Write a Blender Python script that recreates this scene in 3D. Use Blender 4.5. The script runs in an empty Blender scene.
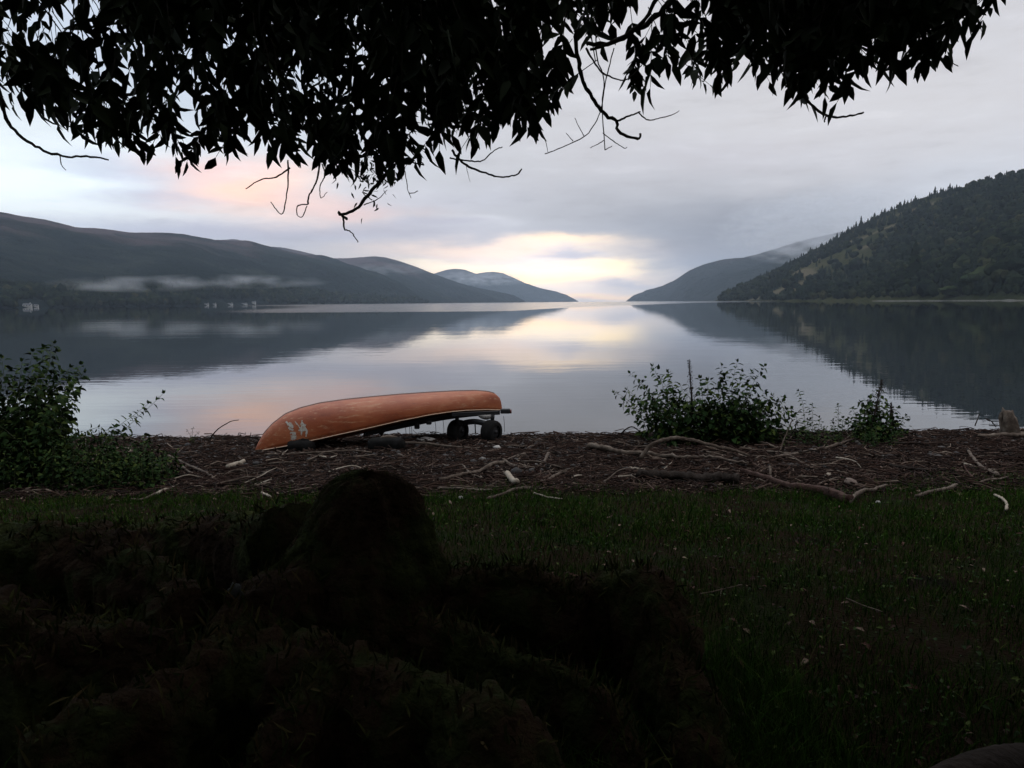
import bpy, math, random
import numpy as np
from mathutils import Vector, Matrix, noise as mnoise
random.seed(7); rng = np.random.default_rng(11)
sc = bpy.context.scene
COL = sc.collection
PI = math.pi

# ------------------------------------------------------------------ camera
F = 720.0; CZ = 2.75
cam_d = bpy.data.cameras.new('camera'); cam = bpy.data.objects.new('camera', cam_d); COL.objects.link(cam)
cam_d.sensor_width = 36; cam_d.lens = F*36/1024; cam_d.clip_start = .05; cam_d.clip_end = 80000
PITCH = math.atan(82/F); ROLL = math.radians(-0.46)
CM = Matrix.Rotation(math.radians(90)-PITCH, 3, 'X') @ Matrix.Rotation(ROLL, 3, 'Z')
cam.matrix_world = Matrix.Translation((0,0,CZ)) @ CM.to_4x4()
sc.camera = cam
CMn = np.array(CM)

def pdir(px, py):
    return CM @ Vector(((px-512)/F, -(py-384)/F, -1))
def at_y(px, py, Y):                       # point of the sight line at world depth Y
    d = pdir(px, py); return Vector((d.x/d.y*Y, Y, CZ + d.z/d.y*Y))
def azel(px, py):
    d = pdir(px, py); return math.atan2(d.x, d.y), math.atan2(d.z, math.hypot(d.x, d.y))

# ------------------------------------------------------------------ terrain height near the shore
_py = [-3000,-60,-12,-4,0,2.5,5,8,9.5,11,13,14.2,15.5,20,60,400,14000]
_pz = [60,8,2.2,1.5,1.35,1.22,.95,.56,.42,.35,.29,.06,-.35,-1.2,-3,-6,-8]
def fbm(x, y, s=1.0, o=4, seed=0.0):
    return mnoise.fractal(Vector((x*s+seed, y*s-seed, seed*.7)), .9, 2.1, o)
def gz(x, y, fine=True):
    z = float(np.interp(y, _py, _pz))
    if fine and -14 < y < 16 and abs(x) < 60:
        z += .035*fbm(x, y, .9, 3, 3.1)*min(1, max(0, (14.5-y)/2))
        if 7.6 < y < 13.9: z += .04*fbm(x, y, 3.0, 3, 9.3) + .05*max(0, fbm(x, y, 1.3, 2, 5.5))*min(1, (y-7.6)*2)
    if y < 6.5 and x < 1.0:                # rising mossy bank at the left, in front of the stump
        a = max(0, min(1, (1.0-x)/3.0)); b = max(0, min(1, (6.5-y)/3.0))
        z += .22*a*b
    return z
def ground_hit(px, py, lift=0.0):
    d = pdir(px, py); t = .5
    while t < 60:
        p = Vector((0,0,CZ)) + d*t
        if p.z < gz(p.x, p.y)+lift: return p
        t += .02
    return p

# ------------------------------------------------------------------ mesh accumulator
class MB:
    def __init__(s): s.v = []; s.f = []; s.n = 0; s.mi = []
    def add(s, v, faces, m=0):
        v = np.asarray(v, float).reshape(-1, 3); 
        if isinstance(faces, np.ndarray): faces = [faces]
        for f in faces:
            f = np.asarray(f, int)
            s.f.append(f + s.n); s.mi.append((m, len(f)))
        s.v.append(v); s.n += len(v)
    def addf(s, v, flist, m=0):            # python list of mixed faces
        d = {}
        for f in flist: d.setdefault(len(f), []).append(f)
        s.add(v, [np.array(a) for a in d.values()], m)
    def build(s, name, mats, parent=None, smooth=True, loc=None):
        me = bpy.data.meshes.new(name)
        if s.n:
            V = np.concatenate(s.v)
            if loc is not None: V = V - np.array(loc)
            loops = np.concatenate([f.ravel() for f in s.f]); tot = np.concatenate([np.full(len(f), f.shape[1]) for f in s.f])
            st = np.concatenate([[0], np.cumsum(tot)[:-1]])
            me.vertices.add(len(V)); me.vertices.foreach_set('co', V.ravel().astype(np.float32))
            me.loops.add(len(loops)); me.loops.foreach_set('vertex_index', loops.astype(np.int32))
            me.polygons.add(len(tot)); me.polygons.foreach_set('loop_start', st.astype(np.int32)); me.polygons.foreach_set('loop_total', tot.astype(np.int32))
            me.polygons.foreach_set('material_index', np.concatenate([np.full(n, m) for m, n in s.mi]).astype(np.int32))
            me.polygons.foreach_set('use_smooth', np.full(len(tot), smooth))
            me.update(calc_edges=True); me.validate()
        for m in (mats if isinstance(mats, (list, tuple)) else [mats]): me.materials.append(m)
        o = bpy.data.objects.new(name, me); COL.objects.link(o)
        if loc is not None and parent is None: o.location = loc
        if parent is not None: o.parent = parent
        return o
def tag(o, label=None, cat=None, group=None, kind=None):
    if label: o['label'] = label
    if cat: o['category'] = cat
    if group: o['group'] = group
    if kind: o['kind'] = kind
    return o
def empty(name, label, cat, group=None, loc=(0,0,0)):
    o = bpy.data.objects.new(name, None); COL.objects.link(o); o.location = loc; o.empty_display_size = .2
    return tag(o, label, cat, group)

def frames(P):
    P = np.asarray(P, float); T = np.gradient(P, axis=0); T /= np.linalg.norm(T, axis=1)[:, None] + 1e-9
    up = np.array([0,0,1.]) if abs(T[0][2]) < .9 else np.array([1.,0,0])
    N = []; n = np.cross(T[0], up); n /= np.linalg.norm(n)
    for t in T:
        n = n - t*np.dot(n, t); n /= np.linalg.norm(n)+1e-9; N.append(n)
    N = np.array(N); return T, N, np.cross(T, N)
def tube(mb, P, R, k=6, m=0, rough=0.0, seed=0, cap=True):
    P = np.asarray(P, float); R = np.broadcast_to(np.asarray(R, float), (len(P),))
    T, N, B = frames(P); a = np.linspace(0, 2*PI, k, endpoint=False)
    r = R[:, None]*np.ones((1, k))
    if rough:
        rr = np.random.default_rng(seed)
        r = r*(1+rough*(rr.random((1, k))-.5)*1.6 + rough*(rr.random((len(P), k))-.5)*1.2)
    V = P[:, None] + r[..., None]*(N[:, None]*np.cos(a)[None, :, None] + B[:, None]*np.sin(a)[None, :, None])
    V = V.reshape(-1, 3); n = len(P)
    i = np.arange(n-1)[:, None]*k; j = np.arange(k)[None]; j2 = (j+1) % k
    f = np.stack([i+j, i+j2, i+k+j2, i+k+j], -1).reshape(-1, 4)
    fs = [f]
    if cap and k > 2: fs.append(np.array([list(range(k))[::-1]])); fs.append(np.array([[(n-1)*k+q for q in range(k)]]))
    mb.add(V, fs, m)
def smooth_path(P, n):
    P = np.asarray(P, float)
    if len(P) < 3:
        t = np.linspace(0, 1, n)[:, None]; return P[0]*(1-t)+P[-1]*t
    s = np.concatenate([[0], np.cumsum(np.linalg.norm(np.diff(P, axis=0), axis=1))]); u = np.linspace(0, s[-1], n)
    out = []
    for x in u:
        i = min(max(np.searchsorted(s, x)-1, 0), len(P)-2); t = (x-s[i])/(s[i+1]-s[i]+1e-9)
        p0 = P[max(i-1,0)]; p1 = P[i]; p2 = P[i+1]; p3 = P[min(i+2, len(P)-1)]
        out.append(.5*((2*p1)+(-p0+p2)*t+(2*p0-5*p1+4*p2-p3)*t*t+(-p0+3*p1-3*p2+p3)*t**3))
    return np.array(out)
def nrm(a): return a/(np.linalg.norm(a, axis=-1, keepdims=True)+1e-9)
LU = np.array([0,.3,.68,1,.3,.68,.3,.68]); LW = np.array([0,0,0,0,-1,-.72,1,.72]); LB = np.array([0,0,0,0,.22,.16,.22,.16])
LT = np.array([[0,4,1],[0,1,6],[5,3,2],[2,3,7]]); LQ = np.array([[4,5,2,1],[1,2,7,6]])
def leaves(mb, pos, d, nor, L, W, curl=.15, m=0):
    pos = np.asarray(pos, float); n = len(pos)
    if not n: return
    d = nrm(np.asarray(d, float)); side = nrm(np.cross(d, nor)); nn = np.cross(side, d)
    L = np.broadcast_to(L, (n,))[:, None, None]; W = np.broadcast_to(W, (n,))[:, None, None]
    u = LU[None, :, None]; w = LW[None, :, None]; b = LB[None, :, None]
    V = pos[:, None] + d[:, None]*u*L + side[:, None]*w*W*.5 + nn[:, None]*(b*W - curl*L*u*u)
    o = (np.arange(n)*8)[:, None, None]
    mb.add(V.reshape(-1, 3), [(LT[None]+o).reshape(-1, 3), (LQ[None]+o).reshape(-1, 4)], m)
def rdir(n): return nrm(rng.normal(size=(n, 3)))

# ------------------------------------------------------------------ materials
def lin(c): return tuple(((x/255)/12.92 if x/255 <= .04045 else ((x/255+.055)/1.055)**2.4) for x in c)
def mat(name, stops=None, scale=5.0, rough=.8, bump=0.0, bscale=None, island=False, spec=.3, coord='Object', detail=6, bdist=.02, metal=0.0, sxyz=(1,1,1)):
    m = bpy.data.materials.new(name); m.use_nodes = True; nt = m.node_tree; N = nt.nodes; L = nt.links
    p = N['Principled BSDF']; p.inputs['Roughness'].default_value = rough; p.inputs['Specular IOR Level'].default_value = spec; p.inputs['Metallic'].default_value = metal
    tc = N.new('ShaderNodeTexCoord'); mp = N.new('ShaderNodeMapping'); L.new(tc.outputs[coord], mp.inputs[0]); mp.inputs['Scale'].default_value = sxyz
    nz = N.new('ShaderNodeTexNoise'); nz.inputs['Scale'].default_value = scale; nz.inputs['Detail'].default_value = detail; nz.inputs['Roughness'].default_value = .65
    L.new(mp.outputs[0], nz.inputs['Vector'])
    r = N.new('ShaderNodeValToRGB'); els = r.color_ramp.elements
    for i, (pos, c) in enumerate(stops):
        e = els[i] if i < 2 else els.new(pos)
        e.position = pos; e.color = (*c, 1)
    if island:
        g = N.new('ShaderNodeNewGeometry'); mx = N.new('ShaderNodeMath'); mx.operation = 'MULTIPLY_ADD'
        L.new(nz.outputs['Fac'], mx.inputs[0]); mx.inputs[1].default_value = .35
        ma = N.new('ShaderNodeMath'); ma.operation = 'MULTIPLY_ADD'; ma.inputs[1].default_value = .95; ma.inputs[2].default_value = -.15
        L.new(g.outputs['Random Per Island'], ma.inputs[0]); L.new(ma.outputs[0], mx.inputs[2]); L.new(mx.outputs[0], r.inputs[0])
    else: L.new(nz.outputs['Fac'], r.inputs[0])
    L.new(r.outputs[0], p.inputs['Base Color'])
    if bump:
        n2 = N.new('ShaderNodeTexNoise'); n2.inputs['Scale'].default_value = bscale or scale*3; n2.inputs['Detail'].default_value = 5
        L.new(mp.outputs[0], n2.inputs['Vector'])
        b = N.new('ShaderNodeBump'); b.inputs['Strength'].default_value = bump; b.inputs['Distance'].default_value = bdist
        L.new(n2.outputs['Fac'], b.inputs['Height']); L.new(b.outputs[0], p.inputs['Normal'])
    m['p'] = 1
    return m
M = {}
M['leaf'] = mat('tree_leaf', [(.2,(.012,.02,.008)),(.8,(.028,.042,.014))], 3, .65, island=True, spec=.12)
M['bark'] = mat('bark', [(.3,(.03,.022,.016)),(.7,(.07,.055,.04))], 6, .9, .6, 30, sxyz=(1,1,.3))
M['twig'] = mat('twig_bark', [(.3,(.02,.016,.012)),(.7,(.045,.035,.026))], 12, .85, spec=.15)
M['moss'] = mat('mossy_bark', [(.30,(.008,.005,.003)),(.47,(.023,.014,.008)),(.56,(.015,.019,.006)),(.74,(.042,.048,.013))], 3.0, .95, 1.0, 26, detail=9, bdist=.04, spec=.03)
M['fuzz'] = mat('moss_tufts', [(.2,(.012,.017,.005)),(.6,(.032,.034,.010)),(.9,(.042,.030,.014))], 4, .9, island=True, spec=.02)
M['grass'] = mat('grass_blade', [(.1,(.010,.026,.004)),(.6,(.022,.052,.007)),(.9,(.034,.058,.010)),(.99,(.09,.08,.035))], 1.2, .8, island=True, spec=.0)
M['drift'] = mat('weathered_wood', [(.25,(.024,.016,.011)),(.5,(.068,.049,.036)),(.75,(.16,.13,.105))], 9, .85, .5, 40, detail=8, spec=.2, bdist=.01)
M['lichen'] = mat('grey_lichen', [(.3,(.02,.021,.019)),(.7,(.05,.052,.05))], 30, .9)
M['brownstone'] = mat('brown_stone', [(.3,(.07,.05,.04)),(.6,(.16,.12,.10))], 9, .9, .4, 40)
M['pale'] = mat('pale_stripped_wood', [(.25,(.15,.12,.09)),(.75,(.34,.29,.23))], 14, .8, .4, 50, spec=.2, bdist=.01)
M['redwood'] = mat('reddish_bark', [(.25,(.022,.010,.007)),(.75,(.055,.026,.018))], 9, .85, .6, 40, spec=.2)
M['darkwood'] = mat('dark_wet_wood', [(.25,(.008,.006,.005)),(.75,(.03,.023,.019))], 9, .85, .6, 40, spec=.05)
M['litter'] = mat('twig_litter', [(.0,(.006,.003,.002)),(.45,(.019,.009,.006)),(.76,(.036,.018,.012)),(.93,(.07,.045,.033)),(.995,(.20,.155,.12))], 8, .85, island=True, spec=.15)
M['chips'] = mat('bark_and_leaf_litter', [(.0,(.005,.003,.002)),(.45,(.018,.007,.005)),(.80,(.042,.017,.011)),(.985,(.18,.13,.10))], 8, .85, island=True, spec=.15)
M['stone'] = mat('shore_pebble', [(.0,(.012,.010,.010)),(.5,(.030,.026,.024)),(.92,(.06,.054,.05)),(1,(.16,.15,.135))], 8, .75, .3, 30, island=True)
M['palestone'] = mat('pale_stone', [(.3,(.24,.22,.20)),(.7,(.38,.355,.33))], 12, .8, .4, 40)
M['shrub'] = mat('shrub_leaf', [(.15,(.008,.018,.005)),(.6,(.015,.032,.008)),(.94,(.04,.055,.012))], 3, .7, island=True, spec=.04)
M['stem'] = mat('green_stem', [(.3,(.03,.04,.014)),(.7,(.055,.06,.025))], 8, .7)
M['seed'] = mat('seed_head', [(.3,(.010,.006,.005)),(.7,(.025,.014,.010))], 30, .9)
M['frame'] = mat('painted_black_steel', [(.3,(.007,.007,.008)),(.7,(.018,.018,.019))], 8, .6, .1, 40)
M['tyre'] = mat('worn_rubber', [(.3,(.006,.006,.006)),(.7,(.015,.014,.013))], 10, .9, .3, 60, spec=.08)
M['strap'] = mat('strap_webbing', [(.3,(.03,.03,.03)),(.7,(.06,.06,.06))], 40, .9)
M['galv'] = mat('galvanised_steel', [(.3,(.3,.31,.32)),(.7,(.45,.46,.47))], 12, .5, metal=.6)
M['lamp'] = mat('dull_red_lens', [(.3,(.06,.012,.01)),(.7,(.10,.02,.015))], 10, .35)
M['gunwale'] = mat('pale_gunwale_trim', [(.3,(.42,.27,.17)),(.7,(.58,.42,.30))], 12, .5)
M['keel'] = mat('dark_keel_wear', [(.3,(.05,.025,.02)),(.7,(.11,.05,.035))], 12, .6)
M['paint'] = mat('white_brushed_paint', [(.36,(.16,.07,.04)),(.46,(.40,.37,.31)),(.8,(.56,.54,.47))], 26, .7, coord='Object')
M['render'] = mat('white_render', [(.3,(.24,.24,.23)),(.7,(.34,.34,.32))], .3, .8)
M['slate'] = mat('slate_roof', [(.3,(.06,.062,.07)),(.7,(.11,.11,.12))], .4, .7)
M['pane'] = mat('dark_window_glass', [(.3,(.02,.022,.025)),(.7,(.04,.045,.05))], .4, .15)
M['hillwood'] = mat('woodland_canopy', [(.05,(.004,.007,.005)),(.5,(.009,.013,.008)),(.88,(.017,.022,.011)),(.995,(.036,.034,.016))], .02, .95, island=True, spec=.0)
M['conifer'] = mat('conifer_needles', [(.1,(.005,.009,.006)),(.9,(.012,.018,.010))], .05, .95, island=True, spec=.0)
M['palegreen'] = mat('pale_bush_leaves', [(.1,(.018,.026,.013)),(.9,(.034,.042,.020))], .05, .95, island=True, spec=.0)

def ndset(nt):
    def nd(t, **k):
        n = nt.nodes.new(t)
        for a, b in k.items(): setattr(n, a, b)
        return n
    return nd
def mth(nt, op, *ins, clamp=False):
    n = nt.nodes.new('ShaderNodeMath'); n.operation = op; n.use_clamp = clamp
    for i, x in enumerate(ins):
        if isinstance(x, (int, float)): n.inputs[i].default_value = x
        else: nt.links.new(x, n.inputs[i])
    return n.outputs[0]
def mixc(nt, fac, a, b, mode='MIX'):
    n = nt.nodes.new('ShaderNodeMix'); n.data_type = 'RGBA'; n.blend_type = mode
    for i, x in ((0, fac), (6, a), (7, b)):
        if isinstance(x, (int, float)): n.inputs[i].default_value = x
        elif isinstance(x, tuple): n.inputs[i].default_value = (*x, 1)
        else: nt.links.new(x, n.inputs[i])
    return n.outputs[2]

# ------------------------------------------------------------------ world: cloudy dawn sky
W = bpy.data.worlds.new('World'); sc.world = W; W.use_nodes = True
nt = W.node_tree; nt.nodes.clear(); L = nt.links
out = nt.nodes.new('ShaderNodeOutputWorld')
tc = nt.nodes.new('ShaderNodeTexCoord'); sp = nt.nodes.new('ShaderNodeSeparateXYZ'); L.new(tc.outputs['Generated'], sp.inputs[0])
az = mth(nt, 'MULTIPLY', mth(nt, 'ARCTAN2', sp.outputs[0], sp.outputs[1]), 180/PI)
el = mth(nt, 'MULTIPLY', mth(nt, 'ARCSINE', sp.outputs[2]), 180/PI)
def wnoise(sx, sz, scale, det=5, off=0.0, rough=.55):
    mp = nt.nodes.new('ShaderNodeMapping'); mp.inputs['Scale'].default_value = (sx, sx, sz); mp.inputs['Location'].default_value = (off, off*.3, off*.7)
    L.new(tc.outputs['Generated'], mp.inputs[0]); n = nt.nodes.new('ShaderNodeTexNoise'); n.inputs['Scale'].default_value = scale; n.inputs['Detail'].default_value = det
    n.inputs['Roughness'].default_value = rough; L.new(mp.outputs[0], n.inputs['Vector']); return n.outputs['Fac']
SUN_AZ, SUN_EL = 5.0, 76.0
n1 = wnoise(1, 4, 5, 6, 1.3); n2 = wnoise(1, 4, 7, 6, 5.7); n3 = wnoise(1, 5, 11, 7, 9.1, .6)
azw = mth(nt, 'MULTIPLY_ADD', mth(nt, 'SUBTRACT', n1, .5), 11.0, az)
elw = mth(nt, 'MULTIPLY_ADD', mth(nt, 'SUBTRACT', n2, .5), 2.6, el)
def ramp1(x, a, b): # smooth 0..1
    n = nt.nodes.new('ShaderNodeMapRange'); n.interpolation_type = 'SMOOTHSTEP'; L.new(x, n.inputs[0]); n.inputs[1].default_value = a; n.inputs[2].default_value = b; return n.outputs[0]
col = mixc(nt, ramp1(azw, -30, 5), lin((200,212,224)), lin((203,202,206)))
col = mixc(nt, ramp1(elw, 3, 16), lin((196,195,200)), col)
SKY = [ # px, py, size x px, size y px, colour, amount
 (30,175,200,50,(236,246,250),1.0),(150,30,200,50,(200,210,228),.7),(130,205,60,9,(236,244,246),.8),
 (118,168,70,11,(176,186,208),.7),(172,197,60,13,(170,180,202),.85),(200,234,150,8,(178,180,200),.95),(40,226,90,5,(214,226,236),.5),(340,240,170,16,(182,184,198),.85),(420,262,120,9,(214,202,196),.6),
 (262,192,66,22,(252,204,176),1.0),(225,174,60,14,(228,196,192),.8),(345,208,80,13,(228,196,190),.8),(385,232,80,6,(186,182,194),.7),
 (460,200,90,14,(206,207,218),.6),(500,222,60,6,(226,226,232),.85),(430,224,70,4,(188,186,200),.7),
 (740,228,165,44,(158,161,172),.95),(690,256,80,22,(148,152,165),.95),(900,120,200,42,(210,208,211),.85),(1000,200,110,45,(208,212,222),.75),(720,160,140,18,(200,197,203),.6),
 (480,250,110,9,(246,218,198),.9),(570,243,50,5,(255,228,196),.95),
 (505,270,105,8,(255,226,186),1.0),(540,282,95,8,(255,218,172),1.0),(602,265,34,11,(255,228,182),1.0),(430,266,50,4,(255,236,208),.9),
 (572,254,40,3.2,(170,168,178),.9),(574,270,30,2.2,(205,196,190),.75),(628,285,44,5,(168,168,178),.85),
 (570,298,140,4.5,(246,214,184),.95)]
for px, py, sx, sy, c, amt in SKY:
    a, e = azel(px, py); a = math.degrees(a); e = math.degrees(e)
    da = mth(nt, 'DIVIDE', mth(nt, 'SUBTRACT', azw, a), sx/12.6); de = mth(nt, 'DIVIDE', mth(nt, 'SUBTRACT', elw, e), sy/12.6)
    d2 = mth(nt, 'ADD', mth(nt, 'MULTIPLY', da, da), mth(nt, 'MULTIPLY', de, de))
    w = mth(nt, 'MULTIPLY', mth(nt, 'EXPONENT', mth(nt, 'MULTIPLY', d2, -1)), amt)
    col = mixc(nt, w, col, lin(c))
# fine streaks and the brighter overcast towards the zenith
k = mth(nt, 'MULTIPLY_ADD', mth(nt, 'SUBTRACT', n3, .5), .6, 1.0)
zen = mth(nt, 'MULTIPLY_ADD', ramp1(el, 20, 75), ZEN:=1.3, 1.0)
k = mth(nt, 'MULTIPLY', k, zen)
a_, e_ = azel(545, 272); a_ = math.degrees(a_); e_ = math.degrees(e_)
dd_ = mth(nt, 'ADD', mth(nt, 'POWER', mth(nt, 'ABSOLUTE', mth(nt, 'DIVIDE', mth(nt, 'SUBTRACT', azw, a_), 9.0)), 2.0), mth(nt, 'POWER', mth(nt, 'ABSOLUTE', mth(nt, 'DIVIDE', mth(nt, 'SUBTRACT', elw, e_), 2.1)), 2.0))
k = mth(nt, 'MULTIPLY', k, mth(nt, 'MULTIPLY_ADD', mth(nt, 'EXPONENT', mth(nt, 'MULTIPLY', dd_, -1)), 1.5, 1.0))
for gx, gy, gsx, gsy, gg in ((270,190,7,2.2,.25),(40,185,14,3.2,.18),(720,235,11,3.5,-.12)):
    a_, e_ = azel(gx, gy); a_ = math.degrees(a_); e_ = math.degrees(e_)
    q1 = mth(nt, 'DIVIDE', mth(nt, 'SUBTRACT', azw, a_), float(gsx)); q2 = mth(nt, 'DIVIDE', mth(nt, 'SUBTRACT', elw, e_), float(gsy))
    dd_ = mth(nt, 'ADD', mth(nt, 'MULTIPLY', q1, q1), mth(nt, 'MULTIPLY', q2, q2))
    k = mth(nt, 'MULTIPLY', k, mth(nt, 'MULTIPLY_ADD', mth(nt, 'EXPONENT', mth(nt, 'MULTIPLY', dd_, -1)), gg, 1.0))
vm = nt.nodes.new('ShaderNodeVectorMath'); vm.operation = 'SCALE'; L.new(col, vm.inputs[0]); L.new(k, vm.inputs['Scale'])
bgc = nt.nodes.new('ShaderNodeBackground'); L.new(vm.outputs[0], bgc.inputs[0]); bgc.inputs[1].default_value = 1.19
sky = nt.nodes.new('ShaderNodeTexSky'); sky.sky_type = 'NISHITA'; sky.sun_disc = False
sky.sun_elevation = math.radians(SUN_EL); sky.sun_rotation = math.radians(SUN_AZ); sky.air_density = 1.2; sky.dust_density = 2
bgs = nt.nodes.new('ShaderNodeBackground'); L.new(sky.outputs[0], bgs.inputs[0]); bgs.inputs[1].default_value = .05
cover = mth(nt, 'MULTIPLY_ADD', ramp1(n3, .62, .40), .08, .91, clamp=True)
mx = nt.nodes.new('ShaderNodeMixShader'); L.new(cover, mx.inputs[0]); L.new(bgs.outputs[0], mx.inputs[1]); L.new(bgc.outputs[0], mx.inputs[2])
L.new(mx.outputs[0], out.inputs[0])
W.cycles.sampling_method = 'MANUAL'; W.cycles.sample_map_resolution = 512

sd = bpy.data.lights.new('sun', 'SUN'); sd.energy = .5; sd.angle = math.radians(40); sd.color = (1, .93, .86)
so = bpy.data.objects.new('sun', sd); COL.objects.link(so)
sv = Vector((math.sin(math.radians(SUN_AZ))*math.cos(math.radians(SUN_EL)), math.cos(math.radians(SUN_AZ))*math.cos(math.radians(SUN_EL)), math.sin(math.radians(SUN_EL))))
so.rotation_euler = sv.to_track_quat('Z', 'Y').to_euler(); so.location = (0, 0, 60)

sc.view_settings.view_transform = 'Standard'; sc.view_settings.look = 'None'; sc.view_settings.exposure = 0; sc.view_settings.gamma = 1
sc.cycles.use_denoising = True
sc.cycles.max_bounces = 8; sc.cycles.volume_bounces = 1; sc.cycles.diffuse_bounces = 3; sc.cycles.glossy_bounces = 3; sc.cycles.transparent_max_bounces = 8
sc.cycles.volume_step_rate = 1; sc.cycles.volume_max_steps = 96
sc.cycles.sample_clamp_indirect = 4

# ------------------------------------------------------------------ haze
HAZE = 5.0e-5
def volmat(name, color, dens, nodes=None, aniso=.2):
    m = bpy.data.materials.new(name); m.use_nodes = True; t = m.node_tree; t.nodes.clear()
    o = t.nodes.new('ShaderNodeOutputMaterial'); p = t.nodes.new('ShaderNodeVolumePrincipled')
    p.inputs['Color'].default_value = (*color, 1); p.inputs['Density'].default_value = dens; p.inputs['Anisotropy'].default_value = aniso
    t.links.new(p.outputs[0], o.inputs['Volume'])
    return m, t, p
def boxmesh(mb, x0, x1, y0, y1, z0, z1, m=0):
    v = [(x0,y0,z0),(x1,y0,z0),(x1,y1,z0),(x0,y1,z0),(x0,y0,z1),(x1,y0,z1),(x1,y1,z1),(x0,y1,z1)]
    mb.add(v, np.array([[0,3,2,1],[4,5,6,7],[0,1,5,4],[1,2,6,5],[2,3,7,6],[3,0,4,7]]), m)
if HAZE:
    hm, _, _ = volmat('haze_air', (.70,.83,1.0), HAZE)
    mb = MB(); boxmesh(mb, -12900, 12900, -3300, 12900, -9.5, 670)
    tag(mb.build('haze', hm, smooth=False), 'thin blue grey morning haze lying over the whole loch', 'haze', kind='stuff')

# ------------------------------------------------------------------ ground sheet
def spaced(a, b, step, ends, g=1.22):
    c = list(np.arange(a, b+1e-6, step)); x = b; s = step
    while x < ends[1]: s *= g; x += s; c.append(min(x, ends[1]))
    x = a; s = step; pre = []
    while x > ends[0]: s *= g; x -= s; pre.append(max(x, ends[0]))
    return np.array(pre[::-1]+c)
xs = spaced(-9, 9, .08, (-12600, 12600)); ys = spaced(.5, 15, .08, (-3000, 12600))
V = np.array([(x, y, gz(x, y)) for y in ys for x in xs]); nx = len(xs); ny = len(ys)
ii = (np.arange(ny-1)[:, None]*nx + np.arange(nx-1)[None]); f = np.stack([ii, ii+1, ii+nx+1, ii+nx], -1).reshape(-1, 4)
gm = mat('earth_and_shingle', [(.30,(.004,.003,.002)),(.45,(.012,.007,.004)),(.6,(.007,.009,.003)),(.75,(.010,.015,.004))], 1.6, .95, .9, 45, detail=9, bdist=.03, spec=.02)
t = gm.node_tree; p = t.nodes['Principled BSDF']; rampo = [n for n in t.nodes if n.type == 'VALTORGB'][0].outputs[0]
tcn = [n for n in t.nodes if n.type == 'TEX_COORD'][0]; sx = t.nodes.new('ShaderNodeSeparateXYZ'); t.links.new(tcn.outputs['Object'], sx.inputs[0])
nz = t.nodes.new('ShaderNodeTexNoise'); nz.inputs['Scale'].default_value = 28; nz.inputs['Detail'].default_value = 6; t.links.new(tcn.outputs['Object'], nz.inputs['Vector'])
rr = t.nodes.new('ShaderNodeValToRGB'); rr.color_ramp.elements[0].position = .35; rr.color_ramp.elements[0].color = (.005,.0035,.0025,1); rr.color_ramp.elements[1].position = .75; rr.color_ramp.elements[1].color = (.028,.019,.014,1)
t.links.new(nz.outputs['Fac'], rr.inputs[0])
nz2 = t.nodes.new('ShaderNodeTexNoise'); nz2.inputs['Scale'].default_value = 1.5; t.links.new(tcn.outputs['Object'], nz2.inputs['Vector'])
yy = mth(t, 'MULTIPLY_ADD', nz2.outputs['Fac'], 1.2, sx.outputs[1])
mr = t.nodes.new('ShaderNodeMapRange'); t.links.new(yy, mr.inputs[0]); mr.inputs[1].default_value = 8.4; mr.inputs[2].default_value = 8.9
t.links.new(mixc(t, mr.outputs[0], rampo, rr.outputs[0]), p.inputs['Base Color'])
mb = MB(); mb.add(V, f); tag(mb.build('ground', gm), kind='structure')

# ------------------------------------------------------------------ water
wm = bpy.data.materials.new('loch_water'); wm.use_nodes = True; t = wm.node_tree; p = t.nodes['Principled BSDF']
p.inputs['Base Color'].default_value = (.010,.013,.015,1); p.inputs['IOR'].default_value = 1.33; p.inputs['Specular IOR Level'].default_value = .5
tcn = t.nodes.new('ShaderNodeTexCoord'); sx = t.nodes.new('ShaderNodeSeparateXYZ'); t.links.new(tcn.outputs['Object'], sx.inputs[0])
X, Y = sx.outputs[0], sx.outputs[1]
def tnoise(sx_, sy_, det=3, off=0):
    mp = t.nodes.new('ShaderNodeMapping'); mp.inputs['Scale'].default_value = (sx_, sy_, 1); mp.inputs['Location'].default_value = (off, off, 0)
    t.links.new(tcn.outputs['Object'], mp.inputs[0]); n = t.nodes.new('ShaderNodeTexNoise'); n.inputs['Scale'].default_value = 1; n.inputs['Detail'].default_value = det
    t.links.new(mp.outputs[0], n.inputs['Vector']); return n.outputs['Fac']
def mrange(x, a, b, c=0, d=1):
    n = t.nodes.new('ShaderNodeMapRange'); n.interpolation_type = 'SMOOTHSTEP'; t.links.new(x, n.inputs[0]) if not isinstance(x, float) else None
    for i, q in enumerate((a, b, c, d)): n.inputs[i+1].default_value = q
    return n.outputs[0]
lg = mth(t, 'LOGARITHM', mth(t, 'MAXIMUM', Y, 1.0), 10.0)                # distance in decades
lgw = mth(t, 'MULTIPLY_ADD', mth(t, 'SUBTRACT', tnoise(.0016, .0004, 3, 7), .5), .35, lg)
XY = mth(t, 'DIVIDE', X, Y)
lgw = mth(t, 'SUBTRACT', lgw, mth(t, 'MULTIPLY', mth(t, 'MAXIMUM', XY, 0.0), 2.2))
band = mth(t, 'MULTIPLY', mrange(lgw, 2.31, 2.36), mrange(lg, 3.9, 3.3))    # breeze-ruffled water between calm near and far water
thin = mth(t, 'MULTIPLY', mrange(mth(t, 'ABSOLUTE', mth(t, 'SUBTRACT', lgw, 2.31)), .02, .005), mrange(tnoise(.006, .002, 2, 3), .45, .6))
band = mth(t, 'MULTIPLY', band, mrange(mth(t, 'MULTIPLY_ADD', mth(t, 'SUBTRACT', tnoise(.003, .003, 3, 11), .5), .3, XY), -.42, -.28))
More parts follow.
